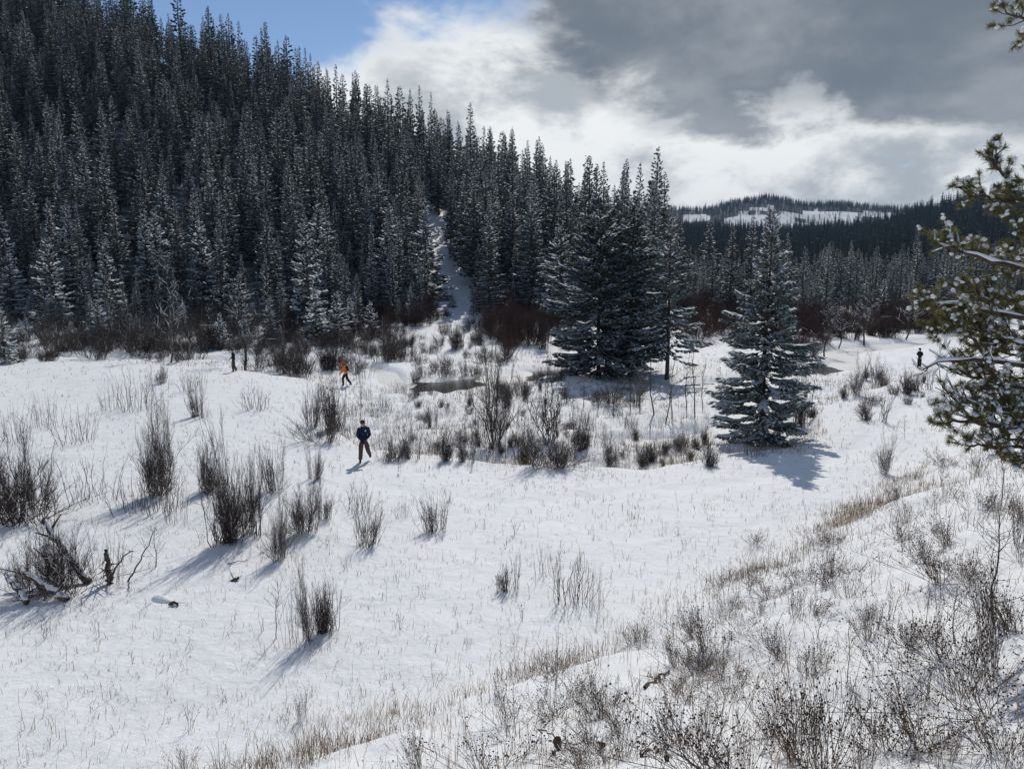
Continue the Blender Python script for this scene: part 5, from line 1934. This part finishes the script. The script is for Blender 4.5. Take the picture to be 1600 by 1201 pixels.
        if kk.any():
            needle_tufts(ned, tips[kk], tdir[kk], rng)
            link('needles', ned.mesh('pine_needles', [M['pine_needle']]), bo)
        # snow caps on tufts and a ridge along the bough
        cap = kk & (rng.uniform(0, 1, len(tips)) < 0.36)
        if cap.any():
            c = tips[cap] + np.array([0, 0, 0.014]) + rng.normal(0, 0.012, (cap.sum(), 3))
            snow_blobs(sno, c, rng.uniform(0.018, 0.038, len(c)), rng, 0.85)
            c2 = c + rng.normal(0, 0.022, c.shape)
            snow_blobs(sno, c2, rng.uniform(0.010, 0.024, len(c)), rng, 0.8)
        kb = (~kk) & (rng.uniform(0, 1, len(tips)) < 0.25)
        if kb.any():
            snow_blobs(sno, tips[kb], rng.uniform(0.012, 0.03, kb.sum()), rng)
        if b.get('snow'):
            a0 = 3
            Q = C[a0:] + np.array([0, 0, 1.0]) * (rad[a0:, None] + 0.008)
            rr = (0.019 * (0.15 + 1.5 * rng.uniform(0, 1, len(Q)) ** 1.5)) * np.concatenate([[0.4], np.ones(len(Q) - 3), [0.6, 0.2]])
            V, F = pipe(Q, rr, 7); sno.add(V, F)
            sl = rng.uniform(0, 1, len(S0)) < 0.35
            V, F = tubes(S0[sl] + np.array([0, 0, 0.008]), S1[sl] + np.array([0, 0, 0.008]), 0.010, 0.008, 5); sno.add(V, F)
        else:
            sl = rng.uniform(0, 1, len(S0)) < 0.15
            if sl.any():
                V, F = tubes(S0[sl] + np.array([0, 0, 0.008]), S1[sl] + np.array([0, 0, 0.008]), 0.009, 0.007, 5); sno.add(V, F)
        if sno.n:
            tag(link('snow_cap', sno.mesh('pine_snow', [M['snow']], True), bo), kind='stuff')


build_pine()

# ------------------------------------------------------------------ fallen logs, dead leaves, mounds
def log_thing(name, p0, p1, r0, r1, label, seed, cat, snow=True, group=None, sag=0.0, ntw=10):
    rng = np.random.default_rng(seed)
    n = 12
    t = np.linspace(0, 1, n)[:, None]
    C = np.array(p0) * (1 - t) + np.array(p1) * t
    C = C + rng.normal(0, 0.02, C.shape)
    C[:, 2] -= sag * np.sin(np.linspace(0, math.pi, n))
    o0 = C[0].copy()
    R = np.linspace(r0, r1, n)
    g = Geo(); V, F = pipe(C - o0, R, 8); g.add(V, F)
    S0, S1 = [], []
    for k in range(ntw):
        i = rng.integers(2, n - 1)
        d = norm(rng.normal(0, 1, 3) + np.array([0, 0, 0.3]))
        S0.append(C[i] - o0); S1.append(C[i] - o0 + d * rng.uniform(0.15, 0.5))
    V, F = tubes(np.array(S0), np.array(S1), r1 * 0.5, r1 * 0.2, 4); g.add(V, F)
    o = link(name, g.mesh(name, [M['log']], True), None, tuple(o0))
    tag(o, label, cat, group)
    if snow:
        sg = Geo()
        Q = C - o0 + np.array([0, 0, 1.0]) * R[:, None] * 0.75
        rr = R * rng.uniform(0.55, 1.15, n); rr[0] *= 0.3; rr[-1] *= 0.3
        V, F = pipe(Q, rr, 8); sg.add(V, F)
        snow_blobs(sg, Q[2:-1:2] + rng.normal(0, 0.03, Q[2:-1:2].shape), rng.uniform(0.05, 0.10, len(Q[2:-1:2])), rng)
        link('snow_cover', sg.mesh('snow_cover', [M['snow']], True), o)
    return o


def gp(px, py, up=0.0):
    x, y, z, d = ground_at(px, py)
    return np.array((x, y, z + up))


e0 = gp(138, 912, 0.02); s0 = e0 + np.array((-1.45, 0.75, 1.35))
log_thing('fallen_log', e0, s0, 0.10, 0.07, 'snow-covered log leaning up to the left through the willow tangle', 1, 'log')
e1 = gp(88, 925, 0.02)
log_thing('fallen_log', e1, e1 + np.array((-0.55, 0.55, 0.9)), 0.09, 0.06, 'short snowy log at the lower left of the willow tangle', 2, 'log')
e2 = gp(105, 938, 0.03)
log_thing('fallen_log', e2, e2 + np.array((-1.1, 0.1, 0.62)), 0.075, 0.05, 'thin snowy log lying lowest in front of the willow tangle', 3, 'log')
e3 = gp(45, 945, 0.03)
log_thing('fallen_log', e3, e3 + np.array((-0.75, 0.4, 0.55)), 0.07, 0.04, 'snow-flecked log at the far left foot of the willow tangle', 4, 'log')
e4 = gp(172, 912, 0.0)
log_thing('dead_stump', e4 + np.array((0, 0, -0.1)), e4 + np.array((-0.05, 0.05, 0.85)), 0.10, 0.045, 'broken upright stump beside the willow tangle', 5, 'stump', snow=False)
e5 = gp(166, 915, 0.02)
log_thing('bent_stick', e5, e5 + np.array((0.55, 0.3, 0.75)), 0.03, 0.012, 'bent dark stick leaning right from the broken stump', 6, 'stick', snow=False, sag=-0.12)
e6 = gp(200, 908, 0.0)
log_thing('bent_stick', e6, e6 + np.array((0.62, 0.35, 1.25)), 0.024, 0.008, 'long thin stick leaning away right of the willow tangle', 7, 'stick', snow=False, sag=0.06)
# snow mound over a buried branch, and small dark bits on the open snow
def mound(px, py, sx, sy, sz, rot, label):
    x, y, z, d = ground_at(px, py)
    V, F = ICO2
    o = link('snow_mound', mesh_np('snow_mound', V * np.array((sx, sy, sz)) + 0.02 * np.random.default_rng(3).normal(0, 1, V.shape) * sz, [F], [M['snow_ground']], smooth=True), None, (x, y, z - 0.02), rot)
    tag(o, label, 'snow mound')


mound(254, 938, 0.36, 0.12, 0.13, -0.5, 'smooth snow ridge over a buried branch on the open left snow')
m0 = gp(272, 946, 0.0)
log_thing('twig_stub', m0 + np.array((-0.12, 0.05, 0.02)), m0 + np.array((0.12, -0.04, 0.07)), 0.035, 0.02, 'dark branch end poking from the snow ridge', 9, 'stick', snow=False, ntw=2)
m1 = gp(368, 907, 0.0)
log_thing('twig_stub', m1 + np.array((-0.07, 0, 0.0)), m1 + np.array((0.07, 0.02, 0.06)), 0.05, 0.03, 'small dark lump on the snow below the biggest willow', 10, 'stick', snow=False, ntw=2)
m2 = gp(372, 880, 0.0)
log_thing('fallen_twig', m2 + np.array((-0.25, -0.1, 0.02)), m2 + np.array((0.22, 0.12, 0.06)), 0.014, 0.006, 'thin twig lying on the snow under the biggest willow', 12, 'stick', snow=False, ntw=2)
m3 = gp(1085, 690, 0.0)


def dead_leaf(px, py, size, rot, tilt, label):
    x, y, z, d = ground_at(px, py)
    n, w = 9, 5
    t = np.linspace(0, 1, n)[:, None]; s = np.linspace(-1, 1, w)[None, :]
    half = 0.30 * np.sin(np.pi * np.clip(t * 0.93 + 0.04, 0, 1)) ** 0.8 * size
    X = s * half + 0 * t
    Z = t * size * math.cos(tilt) + np.abs(s) * half * 0.9 - 0.03
    Y = t * size * math.sin(tilt) - np.abs(s) * half * 0.6 + 0.18 * size * np.sin(t * 4)
    V = np.stack([X, Y + 0 * X, Z + 0 * X], -1).reshape(-1, 3)
    i = np.arange(n - 1)[:, None]; j = np.arange(w - 1)[None, :]
    F = np.stack([i * w + j, i * w + j + 1, (i + 1) * w + j + 1, (i + 1) * w + j], -1).reshape(-1, 4)
    F2 = F[:, ::-1] + len(V)
    o = link('dead_leaf', mesh_np('dead_leaf', np.concatenate([V, V + np.array((0, 0.006, 0.002))]), [F, F2], [M['leaf']], smooth=True), None, (x, y, z), rot)
    g = Geo(); VV, FF = pipe(np.array([(0, 0, -0.08), (0, 0.01, 0.0), (0, 0.03 * size, size * 0.5)]), np.array([.008, .007, .004]), 5); g.add(VV, FF)
    link('stem', g.mesh('leaf_stem', [M['leaf']]), o)
    tag(o, label, 'leaf')


dead_leaf(874, 1172, 0.161, 0.6, 0.5, 'big curled dark dead leaf with a crossing twig at the bottom centre')
dead_leaf(866, 1178, 0.099, -0.7, -0.4, 'small dark dead leaf at the foot of the big curled one')
dead_leaf(836, 1160, 0.056, 1.2, 0.8, 'tiny dead leaf left of the big curled one')
dead_leaf(941, 1168, 0.136, -0.5, -0.35, 'upright dark dead leaf right of the big curled one')
dead_leaf(1002, 1182, 0.136, 0.9, -0.5, 'dark dead leaf standing alone, left of the budded shrubs')
dead_leaf(1043, 1190, 0.081, 0.2, 0.5, 'short dead leaf right beside the budded shrub stems')
t0 = gp(845, 1150, 0.08); t1 = gp(898, 1178, 0.03)
log_thing('fallen_twig', t0, t1, 0.008, 0.005, 'thin twig crossing the big curled dead leaf', 14, 'stick', snow=False, ntw=2)
# small darker log and branch on the flat
q0 = gp(1010, 1075, 0.02); q1 = gp(1045, 1050, 0.04)
log_thing('fallen_twig', q0, q1, 0.022, 0.012, 'short brown branch half buried along the slope edge', 15, 'stick', snow=False, ntw=2)

# ------------------------------------------------------------------ the air between here and the far hills
def build_haze():
    m = bpy.data.materials.new('haze')
    m.use_nodes = True
    nt = m.node_tree
    nt.nodes.clear()
    out = nt.nodes.new('ShaderNodeOutputMaterial')
    pv = nt.nodes.new('ShaderNodeVolumePrincipled')
    pv.inputs['Color'].default_value = (0.45, 0.70, 1.0, 1)
    pv.inputs['Density'].default_value = HAZE_DENSITY
    pv.inputs['Anisotropy'].default_value = 0.0
    nt.links.new(pv.outputs[0], out.inputs['Volume'])
    R, z0, z1 = 3800.0, -120.0, 260.0
    V = np.array([(x, y, z) for z in (z0, z1) for y in (-R, R) for x in (-R, R)], float)
    F = np.array([(0, 2, 3, 1), (4, 5, 7, 6), (0, 1, 5, 4), (2, 6, 7, 3), (0, 4, 6, 2), (1, 3, 7, 5)])
    o = link('haze', mesh_np('haze', V, [F], [m]))
    tag(o, 'thin bluish air over the whole valley', kind='stuff')


HAZE_DENSITY = 0.00011
build_haze()
